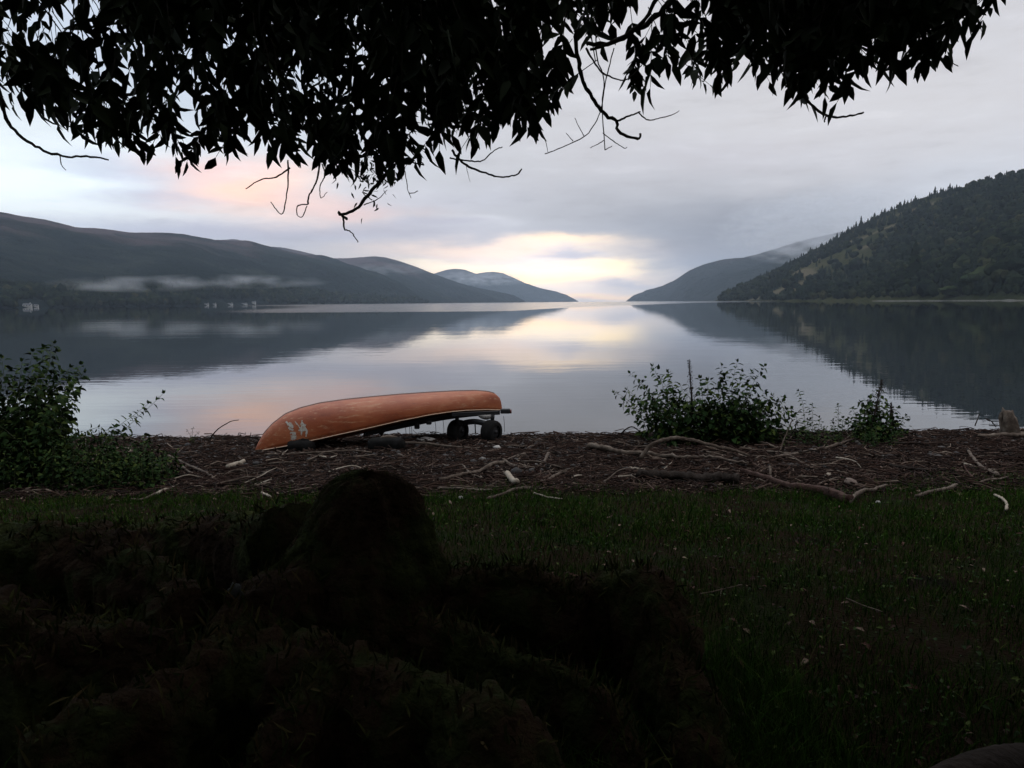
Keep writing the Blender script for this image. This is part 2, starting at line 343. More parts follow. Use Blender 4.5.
band = mth(t, 'MAXIMUM', band, thin)
band = mth(t, 'MULTIPLY', band, mrange(mth(t, 'DIVIDE', X, Y), .62, .30))
t.links.new(mth(t, 'MULTIPLY_ADD', band, .13, .003), p.inputs['Roughness'])
h1 = tnoise(.55, 2.2, 2, 1); h2 = tnoise(2.2, 7, 2, 5); h3 = tnoise(.04, .14, 3, 9)
hh = mth(t, 'ADD', mth(t, 'MULTIPLY', h1, .0024), mth(t, 'MULTIPLY', h2, .00035))
fade = mrange(Y, 30, 260, 1, .35)
hh = mth(t, 'ADD', mth(t, 'MULTIPLY', hh, fade), mth(t, 'MULTIPLY', h3, .014))
b = t.nodes.new('ShaderNodeBump'); b.inputs['Strength'].default_value = 1; b.inputs['Distance'].default_value = 1.0; t.links.new(hh, b.inputs['Height']); t.links.new(b.outputs[0], p.inputs['Normal'])
mb = MB(); wx = np.array([-12600,-3000,-400,-60,0,60,400,3000,12600.]); wy = np.array([12.5,20,40,100,300,1000,4000,9000,12600.])
V = np.array([(x, y, 0) for y in wy for x in wx]); ii = (np.arange(8)[:, None]*9 + np.arange(8)[None]); mb.add(V, np.stack([ii, ii+1, ii+10, ii+9], -1).reshape(-1, 4))
tag(mb.build('water', wm), kind='structure')

# ------------------------------------------------------------------ hills
def hillmat(name, low, high, heath, fields=False):
    m = mat(name, [(.28, low[0]), (.5, low[1]), (.72, low[2])], .0045, 1.0, 1.0, .022, detail=12, spec=0.0, bdist=34)
    t = m.node_tree; p = t.nodes['Principled BSDF']; r = [n for n in t.nodes if n.type == 'VALTORGB'][0].outputs[0]
    tcn = [n for n in t.nodes if n.type == 'TEX_COORD'][0]; s = t.nodes.new('ShaderNodeSeparateXYZ'); t.links.new(tcn.outputs['Object'], s.inputs[0])
    n = t.nodes.new('ShaderNodeTexNoise'); n.inputs['Scale'].default_value = .0022; n.inputs['Detail'].default_value = 7; t.links.new(tcn.outputs['Object'], n.inputs['Vector'])
    zz = mth(t, 'MULTIPLY_ADD', mth(t, 'SUBTRACT', n.outputs['Fac'], .5), 420, s.outputs[2])
    mr = t.nodes.new('ShaderNodeMapRange'); t.links.new(zz, mr.inputs[0]); mr.inputs[1].default_value = high; mr.inputs[2].default_value = high+90
    c = mixc(t, mr.outputs[0], r, heath)
    n3_ = t.nodes.new('ShaderNodeTexNoise'); n3_.inputs['Scale'].default_value = .0016; n3_.inputs['Detail'].default_value = 5; n3_.inputs['Roughness'].default_value = .6; t.links.new(tcn.outputs['Object'], n3_.inputs['Vector'])
    m3 = t.nodes.new('ShaderNodeMapRange'); t.links.new(n3_.outputs['Fac'], m3.inputs[0]); m3.inputs[1].default_value = .53; m3.inputs[2].default_value = .57
    if not fields: c = mixc(t, mth(t, 'MULTIPLY', m3.outputs[0], .75), c, (.006,.010,.009))
    if fields:
        at = t.nodes.new('ShaderNodeAttribute'); at.attribute_name = 'field'
        c = mixc(t, at.outputs['Fac'], c, (.085,.072,.048))
    t.links.new(c, p.inputs['Base Color'])
    return m
HL = hillmat('left_hillside', [(.003,.005,.006),(.008,.012,.012),(.024,.029,.024)], 225, (.056,.041,.044))
HF = hillmat('far_hillside', [(.006,.009,.010),(.012,.016,.016),(.022,.024,.022)], 300, (.035,.03,.032))
HR = hillmat('right_hillside', [(.012,.016,.008),(.026,.029,.013),(.055,.050,.026)], 420, (.03,.028,.018), True)
HILL = {}
def hill(key, sil, shore, ridge, m, amp=30, nu=260, nv=44, X0=-700, X1=1700, fields=()):
    sil = np.array(sil, float); sx_, sy_ = sil[:, 0], sil[:, 1]
    Xs = np.linspace(max(X0, sx_[0]), min(X1, sx_[-1]), nu)
    vs = np.concatenate([np.linspace(-.06, 1, nv), [1.06, 1.15, 1.3, 1.6]])
    V = np.zeros((len(vs), nu, 3)); fld = np.zeros((len(vs), nu))
    for j, X in enumerate(Xs):
        y = np.interp(X, sx_, sy_); d = pdir(X, y); hor = math.hypot(d.x, d.y); te = d.z/hor; ux, uy = d.x/hor, d.y/hor
        S = np.interp(X, *zip(*shore)); R = np.interp(X, *zip(*ridge)); H = max(CZ + R*te, 1)
        taper = min(1, H/60)
        for i, v in enumerate(vs):
            D = S+(R-S)*v
            if v <= 0: z = v*120
            elif v <= 1: z = H*(.85*v**.92+.15*v**2.2)
            else: z = H*max(0, 1-(v-1)*1.1)
            x_, y_ = ux*D, uy*D
            if v > 0:
                w = min(1, v*4)*(1 if v > 1 else min(1, .08+(1-v)*2.6))
                nz_ = mnoise.fractal(Vector((x_*.0011, y_*.0011, key*3.3)), 1.0, 2.0, 6)
                nz2_ = mnoise.fractal(Vector((x_*.012, y_*.012, key*5.3)), .8, 2.0, 4)
                z += taper*(amp*nz_*w + 2.5*nz2_*min(1, v*6))
                if v < .97: z = min(z, CZ+te*D*.985 if te > 0 else z)
            V[i, j] = (x_, y_, z)
            if fields:
                # pasture patches, given as ground areas (bearing px, slope fraction)
                for fx, fv, fw, fh, ft in fields:
                    q = ((X-fx)/fw)**2 + ((v-fv-(X-fx)*ft)/fh)**2 + .5*mnoise.noise(Vector((x_*.01, y_*.01, 1)))
                    if q < 1: fld[i, j] = max(fld[i, j], min(1, (1-q)*3))
    n = len(vs); ii = (np.arange(n-1)[:, None]*nu + np.arange(nu-1)[None]); f = np.stack([ii, ii+1, ii+nu+1, ii+nu], -1).reshape(-1, 4)
    mb = MB(); mb.add(V.reshape(-1, 3), f); o = mb.build('hills', m); tag(o, kind='structure')
    if fields:
        a = o.data.attributes.new('field', 'FLOAT', 'POINT'); a.data.foreach_set('value', fld.ravel().astype(np.float32))
    HILL[key] = (Xs, vs, V, fld)
    return o
hill(1, [(-700,150),(-300,190),(-100,212),(0,212),(20,216),(45,220),(75,227),(100,228),(130,232),(160,232),(185,234),(215,240),(250,241),(290,252),(330,260),(350,265),(380,274),(405,287),(428,301.5)],
     [(-700,1500),(0,1500),(200,1900),(300,2500),(428,3900)], [(-700,3400),(0,3600),(200,4000),(350,4600),(428,4000)], HL, 60, nu=340, nv=56)
hill(2, [(180,243),(215,240),(232,239),(245,240.5),(265,246),(285,247.5),(310,253),(330,257.5),(345,258),(375,256),(385,257),(400,261),(420,268),(440,276),(460,283),(480,288),(500,292),(514,295),(525,301)],
     [(180,3500),(400,3600),(450,4600),(525,6800)], [(180,6500),(400,6600),(525,7000)], HL, 45)
hill(3, [(395,285),(430,275),(445,270),(455,268.5),(465,269.5),(476,273.5),(485,272),(493,271.5),(503,273),(512,277),(525,283),(540,288),(555,291),(567,295),(578,301.2)],
     [(395,8500),(578,11300)], [(395,11500),(578,11800)], HF, 60)
hill(4, [(626,301),(633,296),(650,289.5),(662,286),(675,280),(690,270),(705,264),(725,259),(745,257),(770,250),(800,241),(850,230),(900,226),(1050,226)],
     [(626,8600),(690,5400),(730,4200),(1050,2600)], [(626,8700),(690,6900),(730,6400),(1050,4600)], HF, 60)
FIELDS = [(782,.20,34,.055,.0055),(806,.46,14,.09,-.005),(850,.70,60,.025,.001),(772,.13,12,.045,.0),(930,.88,40,.02,.0),(880,.60,25,.03,.001),(830,.74,30,.03,.0)]
hill(5, [(715,301),(722,297),(735,290),(760,280),(790,265),(815,251),(835,240),(850,230),(862,224),(880,215),(905,204),(930,196),(955,188),(985,181),(1010,174),(1040,169),(1100,160),(1300,130),(1700,100)],
     [(715,2350),(760,1800),(800,1400),(900,1080),(1024,900),(1300,700),(1700,650)], [(715,2400),(760,2400),(850,2350),(950,2100),(1024,1900),(1700,1500)], HR, 34, nu=420, nv=64, fields=FIELDS)

def hill_at(key, X, v):
    Xs, vs, V, fld = HILL[key]
    j = min(max(np.searchsorted(Xs, X)-1, 0), len(Xs)-2); i = min(max(np.searchsorted(vs, v)-1, 0), len(vs)-2)
    a = (X-Xs[j])/(Xs[j+1]-Xs[j]); b_ = (v-vs[i])/(vs[i+1]-vs[i])
    p = (V[i,j]*(1-a)+V[i,j+1]*a)*(1-b_)+(V[i+1,j]*(1-a)+V[i+1,j+1]*a)*b_
    return p, fld[i, j]
# crown shapes
import bmesh
def ico(sub):
    bm = bmesh.new(); bmesh.ops.create_icosphere(bm, subdivisions=sub, radius=1); v = np.array([x.co[:] for x in bm.verts]); f = np.array([[q.index for q in x.verts] for x in bm.faces]); bm.free(); return v, f
ICO1 = ico(1); ICO2 = ico(2)
def crown_blob(mb, p, r, h, sub=ICO1, m=0):
    v, f = sub; q = v*np.array([r, r, h*.5])*(1+.38*(rng.random((len(v), 1))-.5)); q[:, 2] += h*.45; mb.add(q+p, f, m)
def crown_cone(mb, p, r, h, m=0, k=7, tiers=4):
    a = np.linspace(0, 2*PI, k, endpoint=False)
    for i in range(tiers):
        z0 = h*(.08+.8*i/tiers); z1 = h*(.08+.8*(i+1.6)/tiers); rr_ = r*(1-i/tiers*.82)
        rj = rr_*(.75+.5*rng.random(k)); v = np.stack([np.cos(a)*rj, np.sin(a)*rj, z0+rng.normal(0, .03*h, k)], 1)
        v = np.vstack([v, [[0, 0, min(z1, h)]]]) + p
        mb.add(v, np.array([[q, (q+1) % k, k] for q in range(k)]), m)
def forest(name, label, key, n, X0, X1, v0, v1, hh, conf, seed):
    r = random.Random(seed); mb = MB()
    for _ in range(n):
        X = r.uniform(X0, X1); v = v0+(v1-v0)*r.random()
        p, fl = hill_at(key, X, v)
        if key == 1 and v < .05 and (8 < X < 38 or 194 < X < 262): continue
        if fl > .04: continue
        if key == 5 and .12 < v < .80 and mnoise.fractal(Vector((p[0]*.0035, p[1]*.0035, 7.7)), .9, 2.0, 4) > .06+.25*abs(v-.5)+(.16 if X > 880 else 0) and r.random() < .9: continue
        dens = mnoise.noise(Vector((p[0]*.004, p[1]*.004, 2.2)))
        cz = conf(X, v)+dens*.8
        h = r.uniform(*hh)*(1.0+.35*dens)*(1.5 if r.random() < .08 else 1)
        if r.random() < cz: crown_cone(mb, p, h*.24, h*(.95 if v > .9 else 1.15), 1, 6, 3)
        else: crown_blob(mb, p, h*r.uniform(.38,.55), h, ICO1, 0)
    o = mb.build(name, [M['hillwood'], M['conifer']], smooth=False)
    return tag(o, label, 'woodland', kind='stuff')
forest('woodland', 'dark mixed woodland clothing the steep right hillside down to the water', 5, 9500, 718, 1250, .015, .995, (9, 15), lambda X, v: .75 if v > .78 else .2, 3)
forest('woodland', 'low line of bushy woods along the foot of the left hills', 1, 3800, -60, 428, .0, .16, (11, 20), lambda X, v: .3, 5)
# single trees that can be told apart
def far_tree(name, label, px, v, r_, h, kind, cat='tree', key=5, grp=None):
    p, _ = hill_at(key, px, v)
    e = empty(name, label, cat, grp, loc=p)
    t_ = MB(); tube(t_, [(0,0,-1),(0,0,h*.3),(0,0,h*.75)], [h*.03,h*.022,h*.008], 6); t_.build('trunk', M['bark'], e)
    c = MB()
    if kind == 'c':
        crown_cone(c, np.zeros(3), r_, h, 0, 11, 9)
    else:
        for _ in range(16):
            a = rng.normal(size=3)*np.array([r_*.42, r_*.42, h*.13]); crown_blob(c, a+np.array([0,0,h*.22]), r_*.48, h*.42, ICO2)
    c.build('crown', M['conifer'] if kind == 'c' else (M['palegreen'] if kind == 'p' else M['hillwood']), e, smooth=False)
far_tree('conifer', 'tall dark conifer standing above the shore woods on the right hillside', 918, .10, 13, 62, 'c')
far_tree('conifer', 'second shorter dark conifer left of the tall one near the right shore', 905, .06, 10, 40, 'c')
far_tree('conifer', 'tallest lone conifer sticking up from the right ridge where it dips', 861, .97, 6, 30, 'c')
far_tree('conifer', 'small conifer just left of the tallest one on the right ridge', 856, .97, 5, 22, 'c')
far_tree('conifer', 'lowest ridge conifer at the left end of the right ridge trees', 848, .97, 5, 18, 'c')
far_tree('broadleaf_tree', 'pale green rounded tree low on the right hillside by the frame edge', 985, .045, 17, 24, 'p')
far_tree('broadleaf_tree', 'pale yellowish bush at the water edge below the right hillside', 960, .02, 13, 13, 'p')
far_tree('broadleaf_tree', 'dark rounded tree between the pale fields on the right hillside', 792, .24, 16, 34, 'b')
far_tree('broadleaf_tree', 'big dark tree at the far right end of the shore woods', 1010, .06, 17, 34, 'b')
# pale shingle strip under the right woods
mb = MB(); P0 = []
for X in np.linspace(868, 1250, 90):
    a, _ = hill_at(5, X, -.012); b_, _ = hill_at(5, X, .012)
    w = min(1, (X-868)/15)*(.6+.4*fbm(X, 0, .08, 3)); c = a*.5+b_*.5
    dirn = Vector((c[0], c[1])).normalized(); base = np.array([c[0], c[1]])
    P0.append([(c[0]-dirn.x*14*w, c[1]-dirn.y*14*w, -.5), (c[0]-dirn.x*8*w, c[1]-dirn.y*8*w, 1.0*w), (c[0]+dirn.x*10, c[1]+dirn.y*10, 2.4*w), (c[0]+dirn.x*30, c[1]+dirn.y*30, -2)])
V = np.array(P0).reshape(-1, 3); n = len(P0); f = np.array([[i*4+j, i*4+j+1, i*4+4+j+1, i*4+4+j] for i in range(n-1) for j in range(3)])
mb.add(V, f); tag(mb.build('shingle_shore', mat('far_shingle', [(.3,(.04,.036,.032)),(.7,(.085,.08,.075))], .2, .9)), kind='structure')

# houses on the left shore
def house(label, px, v, w, d, h, rz, grp=None, chim=True, lift=0):
    p, _ = hill_at(1, px, v); p = (p[0], p[1], 1.2+lift)
    w *= .62; h *= .5; d *= .6; e = empty('white_house', label, 'house', grp, loc=p); e.rotation_euler.z = rz
    m = MB(); boxmesh(m, -w/2, w/2, -d/2, d/2, -6, h)
    m.add([(-w/2,-d/2,h),(-w/2,d/2,h),(-w/2,0,h+d*.42),(w/2,-d/2,h),(w/2,d/2,h),(w/2,0,h+d*.42)], [np.array([[0,2,1],[3,4,5]])])
    m.build('wall', M['render'], e, smooth=False)
    r = MB(); o = .4
    for s in (-1, 1):
        r.add([(-w/2-o, s*(d/2+o), h-.25), (w/2+o, s*(d/2+o), h-.25), (w/2+o, 0, h+d*.42+.25), (-w/2-o, 0, h+d*.42+.25),
               (-w/2-o, s*(d/2+o), h), (w/2+o, s*(d/2+o), h), (w/2+o, 0, h+d*.42+.55), (-w/2-o, 0, h+d*.42+.55)], np.array([[0,1,2,3],[4,5,6,7],[0,1,5,4],[0,3,7,4],[1,2,6,5]]))
    ro = r.build('roof', M['slate'], e, smooth=False)
    if chim:
        c = MB(); boxmesh(c, w*.3, w*.3+1.2, -.6, .6, h+d*.3, h+d*.42+1.8); c.build('chimney', M['render'], ro, smooth=False)
    nwin = max(2, int(w/4))
    for i in range(nwin):
        x = -w/2+w*(i+.5)/nwin; q = MB(); boxmesh(q, x-.6, x+.6, -d/2-.06, -d/2+.1, h*.4, h*.4+1.5); q.build('window', M['pane'], e, smooth=False)
house('white two storey house alone at the far left shore', 20, .001, 22, 9, 5.5, .1, lift=.5)
house('low outbuilding with a pale wall right of the lone far left house', 29, .001, 11, 7, 3, .2, chim=False, lift=.5)
G = 'white houses of the hamlet on the left shore'
house('leftmost small white house of the hamlet on the left shore', 203, .002, 15, 8, 3.5, .2, G)
house('second white house from the left in the shore hamlet', 211, .002, 12, 8, 3.5, -.1, G)
house('white cottage in the middle of the shore hamlet', 227, .003, 20, 9, 4, .1, G)
house('long low white house right of the middle of the shore hamlet', 241, .004, 26, 8, 3.5, .15, G)
house('rightmost white house of the shore hamlet, slightly higher up', 251, .007, 16, 9, 6, .0, G, lift=4)

# low mist banks
def mist(label, px0, px1, py0, py1, D, depth, dens, seed):
    a = at_y(px0, (py0+py1)/2, 1000); b_ = at_y(px1, (py0+py1)/2, 1000)
    d0 = pdir(px0, (py0+py1)/2); d1 = pdir(px1, (py0+py1)/2); c = pdir((px0+px1)/2, (py0+py1)/2)
    def at(d, D): h = math.hypot(d.x, d.y); return Vector((d.x/h*D, d.y/h*D, CZ+d.z/h*D))
    A, B, C = at(d0, D), at(d1, D), at(c, D)
    hx = (B-A).length/2; hz = (py1-py0)/F*D/2
    m, t, p = volmat('mist_air', (.93,.95,1.0), dens, aniso=.1)
    tcn = t.nodes.new('ShaderNodeTexCoord'); ln = t.nodes.new('ShaderNodeVectorMath'); ln.operation = 'LENGTH'; t.links.new(tcn.outputs['Object'], ln.inputs[0])
    mp = t.nodes.new('ShaderNodeMapping'); mp.inputs['Scale'].default_value = (hx/80, depth/80, max(hz/30, .6)); mp.inputs['Location'].default_value = (seed,)*3; t.links.new(tcn.outputs['Object'], mp.inputs[0])
    n = t.nodes.new('ShaderNodeTexNoise'); n.inputs['Scale'].default_value = 1; n.inputs['Detail'].default_value = 4; t.links.new(mp.outputs[0], n.inputs['Vector'])
    r = t.nodes.new('ShaderNodeMapRange'); t.links.new(n.outputs['Fac'], r.inputs[0]); r.inputs[1].default_value = .42; r.inputs[2].default_value = .68
    fall = mth(t, 'SUBTRACT', 1.0, mth(t, 'MULTIPLY', ln.outputs['Value'], ln.outputs['Value']), clamp=True)
    t.links.new(mth(t, 'MULTIPLY', mth(t, 'MULTIPLY', r.outputs[0], fall), dens), p.inputs['Density'])
    mb = MB(); v, f = ICO2; mb.add(v, f); o = mb.build('mist_bank', m)
    o.location = C; o.scale = (hx, depth, hz); o.rotation_euler.z = math.atan2(B.y-A.y, B.x-A.x)
    return tag(o, label, 'mist', kind='stuff')
mist('wispy low mist lying along the wooded foot of the left hills', 40, 230, 276, 292, 1780, 60, .0085, 1.0)
mist('longer wispy mist drifting above the shore hamlet on the left', 110, 345, 274, 289, 1980, 60, .0075, 6.0)
mist('thin mist strand below the summit of the middle left hill', 335, 440, 263, 276, 4700, 200, .0018, 4.0)
mist('white mist hanging between the farthest hills in the middle', 425, 548, 269, 287, 8000, 300, .0028, 8.0)
mist('grey cloud cap hiding the top of the far right hill', 700, 960, 188, 264, 3900, 420, .0075, 12.0)

# ================================================================== overhanging tree
tree = empty('overhanging_tree', 'dark leafy tree with drooping boughs hanging over the foreground', 'tree', loc=(0,0,0))
def bough(pts, r0, r1, name='branch', m=None, n=None, rough=.25):
    P = smooth_path(pts, n or max(8, len(pts)*6)); mb = MB()
    k = 10 if r0 > .03 else 6
    j = rng.normal(0, 1, P.shape)*r0*.25; j[0] = 0
    tube(mb, P+j, np.linspace(r0, r1, len(P)), k, rough=rough, seed=int(rng.integers(1e6)))
    return mb.build(name, m or M['bark'], tree)
TP = [(-2.6,-2.6,gz(-2.6,-2.6)-.2),(-2.55,-2.5,2.2),(-2.4,-2.3,3.4),(-2.3,-2.1,4.6),(-2.1,-2.0,6.2),(-2.0,-1.9,8.0)]
P = smooth_path(TP, 26); mb = MB(); R = np.interp(np.linspace(0,1,26), [0,.08,.3,.6,1], [.62,.42,.36,.26,.10]); tube(mb, P, R, 20, rough=.22, seed=4); mb.build('trunk', M['bark'], tree)
bough([(-2.4,-2.3,3.5),(-1.2,-.8,4.3),(.1,1.2,4.75),(1.4,2.9,4.85),(2.3,4.1,4.6)], .16, .03)
bough([(-2.4,-2.2,3.9),(-2.2,-.4,4.6),(-1.9,1.6,4.8),(-1.7,3.0,4.6),(-1.5,4.0,4.25)], .14, .03)
bough([(-2.3,-2.1,4.3),(-.6,-1.2,5.2),(1.6,.6,5.4),(3.8,2.2,5.0)], .13, .03)
bough([(-2.4,-2.2,4.1),(-4.2,-1.0,4.9),(-5.6,1.0,5.0),(-6.4,2.5,4.4)], .13, .03)
bough([(-2.3,-2.2,4.8),(-.8,-3.8,5.6),(1.2,-5.2,5.2)], .12, .03)
bough([(-2.3,-2.2,5.2),(-4.0,-4.0,5.8),(-5.8,-5.4,5.0)], .12, .03)
bough([(-.3,.5,4.6),(-.35,1.8,4.5),(-.5,2.7,4.2),(-.55,3.0,3.95)], .05, .012)
# traced hanging twigs in front of the camera: (pixels), depth, radii px
TW = [([(0,96),(10,126),(38,148),(60,156),(92,157),(108,160)],3.0,2.2,1.0),([(60,156),(62,166),(66,170)],3.0,.8,.5),
 ([(396,132),(394,155),(388,172),(372,190),(358,208),(341,215)],2.9,2.3,1.5),([(338,212),(343,216),(347,219)],2.9,1.6,1.4),([(343,217),(344,229),(350,231),(358,242)],2.9,1.2,.6),
 ([(372,200),(363,193),(366,187)],2.9,.8,.5),([(364,205),(378,199),(387,190)],2.9,.8,.4),([(368,140),(377,150),(390,160),(408,162),(424,165)],3.0,1.5,1.0),([(398,130),(408,148),(424,165)],3.0,1.0,.7),
 ([(398,145),(402,160),(406,178),(409,193),(418,191)],3.1,.7,.5),([(409,193),(411,198)],3.1,.5,.3),
 ([(288,160),(288,185),(283,213),(276,209),(271,202)],2.8,.9,.6),([(290,168),(276,177),(260,180),(246,189)],2.8,.9,.5),
 ([(320,160),(317,180),(309,196),(308,204)],2.8,1.1,.9),([(308,204),(298,206),(297,214),(302,217),(307,206)],2.8,.7,.6),([(322,164),(325,175),(320,186),(321,198),(327,192)],2.8,.8,.4),
 ([(452,150),(463,163),(480,171),(500,177),(516,175),(522,169)],3.0,1.3,.8),([(450,158),(462,160),(482,161),(492,152),(502,147)],3.0,1.2,.7),([(466,165),(470,182)],3.0,.5,.2),
 ([(690,-20),(665,6),(640,28),(610,42),(586,44)],2.9,4.0,2.6),([(660,-10),(646,18),(622,38),(590,50)],2.8,2.6,1.6),
 ([(575,30),(580,72),(592,98),(606,115),(616,121),(619,132),(637,139),(640,134)],2.9,2.2,1.5),([(586,48),(602,72),(622,80),(632,76),(642,64)],2.9,1.3,.8),([(617,121),(632,115),(640,112)],2.9,1.3,.8),
 ([(597,-5),(596,50),(604,80),(602,105),(605,150)],2.85,.8,.6),([(614,48),(606,80),(601,110),(592,128),(582,138),(560,148),(545,154)],2.9,.8,.6),([(605,150),(612,146)],2.85,.5,.4),([(603,133),(612,140),(624,148),(627,147)],2.85,.6,.4),([(604.5,140),(598,144),(590,148)],2.85,.5,.3),([(584,136),(578,125),(575,118)],2.9,.6,.4),([(573,141),(566,133)],2.9,.5,.3),
 ([(638,112),(648,120),(660,118),(672,115),(679,111)],2.9,.8,.4),([(800,92),(815,108),(828,116),(845,117),(863,113)],3.0,1.6,1.3),([(826,115),(824,122)],3.0,1.0,.7),
 ([(955,-5),(968,8),(978,22),(984,30)],3.2,1.0,.7),([(930,50),(945,60),(958,66)],3.2,.9,.5),([(535,120),(545,140),(548,152)],3.0,.7,.4)]
for pts, D, r0, r1 in TW:
    P = [at_y(x, y, D+.03*i) for i, (x, y) in enumerate(pts)]
    bough(P, r0*.82*D/F, r1*.8*D/F, 'twig', M['twig'], n=max(10, len(pts)*5), rough=.35)
# pinnate sprays
LF = MB()
def spray(base, down, side, D, scale=1.0, npair=4):
    """a drooping compound leaf hung from 'base'"""
    down = down/np.linalg.norm(down); rl = .235*scale
    pos = []; dr = []; nn = []; Ls = []
    out = np.cross(down, side); 
    for i in range(npair):
        u = (.15+.72*i/npair)
        q = base + down*rl*u + np.array([0,0,-.03*u*u])
        for s in (-1, 1):
            d = down*(.55+.4*rng.random()) + side*s*(.75+.5*rng.random()) + rng.normal(0, .28, 3) + np.array([0,0,-.65])
            pos.append(q); dr.append(d); nn.append(out+rng.normal(0, .45, 3)); Ls.append(.088*scale*rng.uniform(.65, 1.3))
    pos.append(base+down*rl); dr.append(down+rng.normal(0, .12, 3)+np.array([0,0,-.2])); nn.append(out+rng.normal(0,.4,3)); Ls.append(.1*scale)
    Ls = np.array(Ls)
    leaves(LF, pos, dr, nn, Ls, Ls*rng.uniform(.27, .46, len(Ls)), rng.uniform(-.1,.5))
    tube(LF, np.array([base-down*.05, base+down*rl*.5, base+down*rl]), [.0016,.0014,.001], 4, 1)
BX = [-80,0,12,30,60,100,130,160,185,215,240,262,285,300,318,335,352,372,392,412,432,452,470,500,520,545,552,560,575,600,625,640,655,672,690,705,720,740,760,780,800,815,830,850,870,885,905,925,940,955,968,985,1000]
BY = [110,118,128,136,150,158,158,170,176,166,160,172,165,172,176,180,184,186,180,150,172,178,170,148,150,152,148,112,78,92,120,134,104,88,86,98,102,84,92,104,112,118,122,96,98,100,92,88,98,80,50,34,10]
def put_sprays(n, f):
    for _ in range(n):
        X, Yt, D, sc_ = f()
        sc_ *= 1
        tilt = rng.normal(0, .50)
        down = np.array([tilt, rng.normal(0, .45), -1.0]); a = rng.uniform(-PI, PI); a = rng.normal(0, .7)
        side = np.array([math.cos(a), math.sin(a), 0.0]); side -= down*np.dot(side, down)/np.dot(down, down); side /= np.linalg.norm(side)
        tip = np.array(at_y(X, Yt, D)); dn = down/np.linalg.norm(down)
        base = tip - dn*(.235+.09)*sc_ + np.array([0,0,.03])
        spray(base, down, side, D, sc_, int(rng.integers(3, 6)))
        if rng.random() < .28:
            q1 = base-dn*.04; tube(LF, [q1, q1+np.array([rng.normal(0,.03), rng.normal(0,.03), .12]), q1+np.array([rng.normal(0,.10), rng.normal(0,.08), .26])], [.0018,.0026,.0034], 4)
def thin(X, Y_):
    """openness of the crown: patches where sky shows"""
    g = .46+1.5*mnoise.noise(Vector((X*.018, Y_*.022, 4.4)))
    if X < 110: g -= .62*(1-X/140)
    if 552 < X < 700: g -= .45+(.4 if Y_ > 30 else 0)
    if X > 935: g -= .25
    if Y_ > np.interp(X, BX, BY)-62: g -= .22
    if 120 < X < 520 and Y_ < 120: g += .42
    if 720 < X < 900 and Y_ < 70: g += .5
    return g
def f_edge():
    X = rng.uniform(-40, 985); yb = np.interp(X, BX, BY)
    if 555 < X < 690 and rng.random() < .6: X = rng.uniform(100, 500); yb = np.interp(X, BX, BY)
    yb += 13*mnoise.noise(Vector((X*.035, 3.3, 0)))+5; return X, yb - abs(rng.normal(0, 24)) + 2, rng.uniform(2.5, 3.6), rng.uniform(.7, 1.12)
def f_fill():
    while True:
        X = rng.uniform(-120, 985); yb = np.interp(X, BX, BY); Y_ = rng.uniform(-90, yb-20)
        if rng.random() < thin(X, Y_-15): return X, Y_, rng.uniform(2.5, 4.6), rng.uniform(.8, 1.15)
def f_core():
    X = rng.uniform(130, 540) if rng.random() < .7 else rng.uniform(700, 910); yb = np.interp(X, BX, BY)
    return X, rng.uniform(-60, yb*.72), rng.uniform(2.7, 4.6), rng.uniform(.95, 1.3)
def f_core():
    X = rng.uniform(110, 540) if rng.random() < .72 else rng.uniform(715, 900); yb = np.interp(X, BX, BY)
    return X, rng.uniform(-60, yb*.55), rng.uniform(2.7, 4.6), rng.uniform(.95, 1.2)
put_sprays(235, f_edge); put_sprays(1080, f_fill); put_sprays(260, f_core)
# a tuft of small narrow leaves on the main hanging twig
for (cx, cy, n_) in ((375,170,70),(370,185,40)):
    for _ in range(n_):
        p = np.array(at_y(cx+rng.normal(0, 11), cy+rng.normal(0, 12), rng.uniform(2.85, 3.1))); leaves(LF, [p], [rng.normal(0,.6,3)+np.array([0,0,-.6])], [rng.normal(0,1,3)], .03, .008, .1)
LF.build('leaves', [M['leaf'], M['twig']], tree)
# unseen rest of the crown, drooped low at sides and back to shade the foreground
n = 170000; U = rng.uniform(-1, 1, (n, 3)); x = U[:, 0]*9.5; y = -1.4+U[:, 1]*8.2; z = rng.uniform(1.5, 8.2, n)
rr_ = (x/9.6)**2+((y+1.4)/8.3)**2
top = 8.4*np.sqrt(np.clip(1-rr_, 0, 1))*.55+4.0
low = 4.2 + np.where(y > 0, .43*y-.15, 0) - np.where((rr_ > .55), (rr_-.55)*7.5, 0)*np.where(y < 1.5, 1, np.where(np.abs(x) > y*.95+1.6, 1, 0)) - np.where((y < -3.0), 0.8, 0)
low = np.maximum(low, 1.45)
vis = (y > .2) & (np.abs(x) < y*.95+1.2)
low = np.where(vis, np.maximum(low, 2.75+.44*np.maximum(y,0)+.35), low)
keep = (rr_ < 1) & (z > low) & (z < top)
# thin the middle, keep clumps
pos = np.stack([x, y, z], 1)[keep]
print('crown leaves', len(pos))
FL = MB(); d_ = rng.normal(size=(len(pos), 3))*.6+np.array([0,0,-.7]); Ls = rng.uniform(.14, .24, len(pos)); leaves(FL, pos, d_, rng.normal(size=(len(pos), 3)), Ls, Ls*.5, .15)
FL.build('crown', M['leaf'], tree)  # out-of-view foliage, added for the shade it casts on the foreground

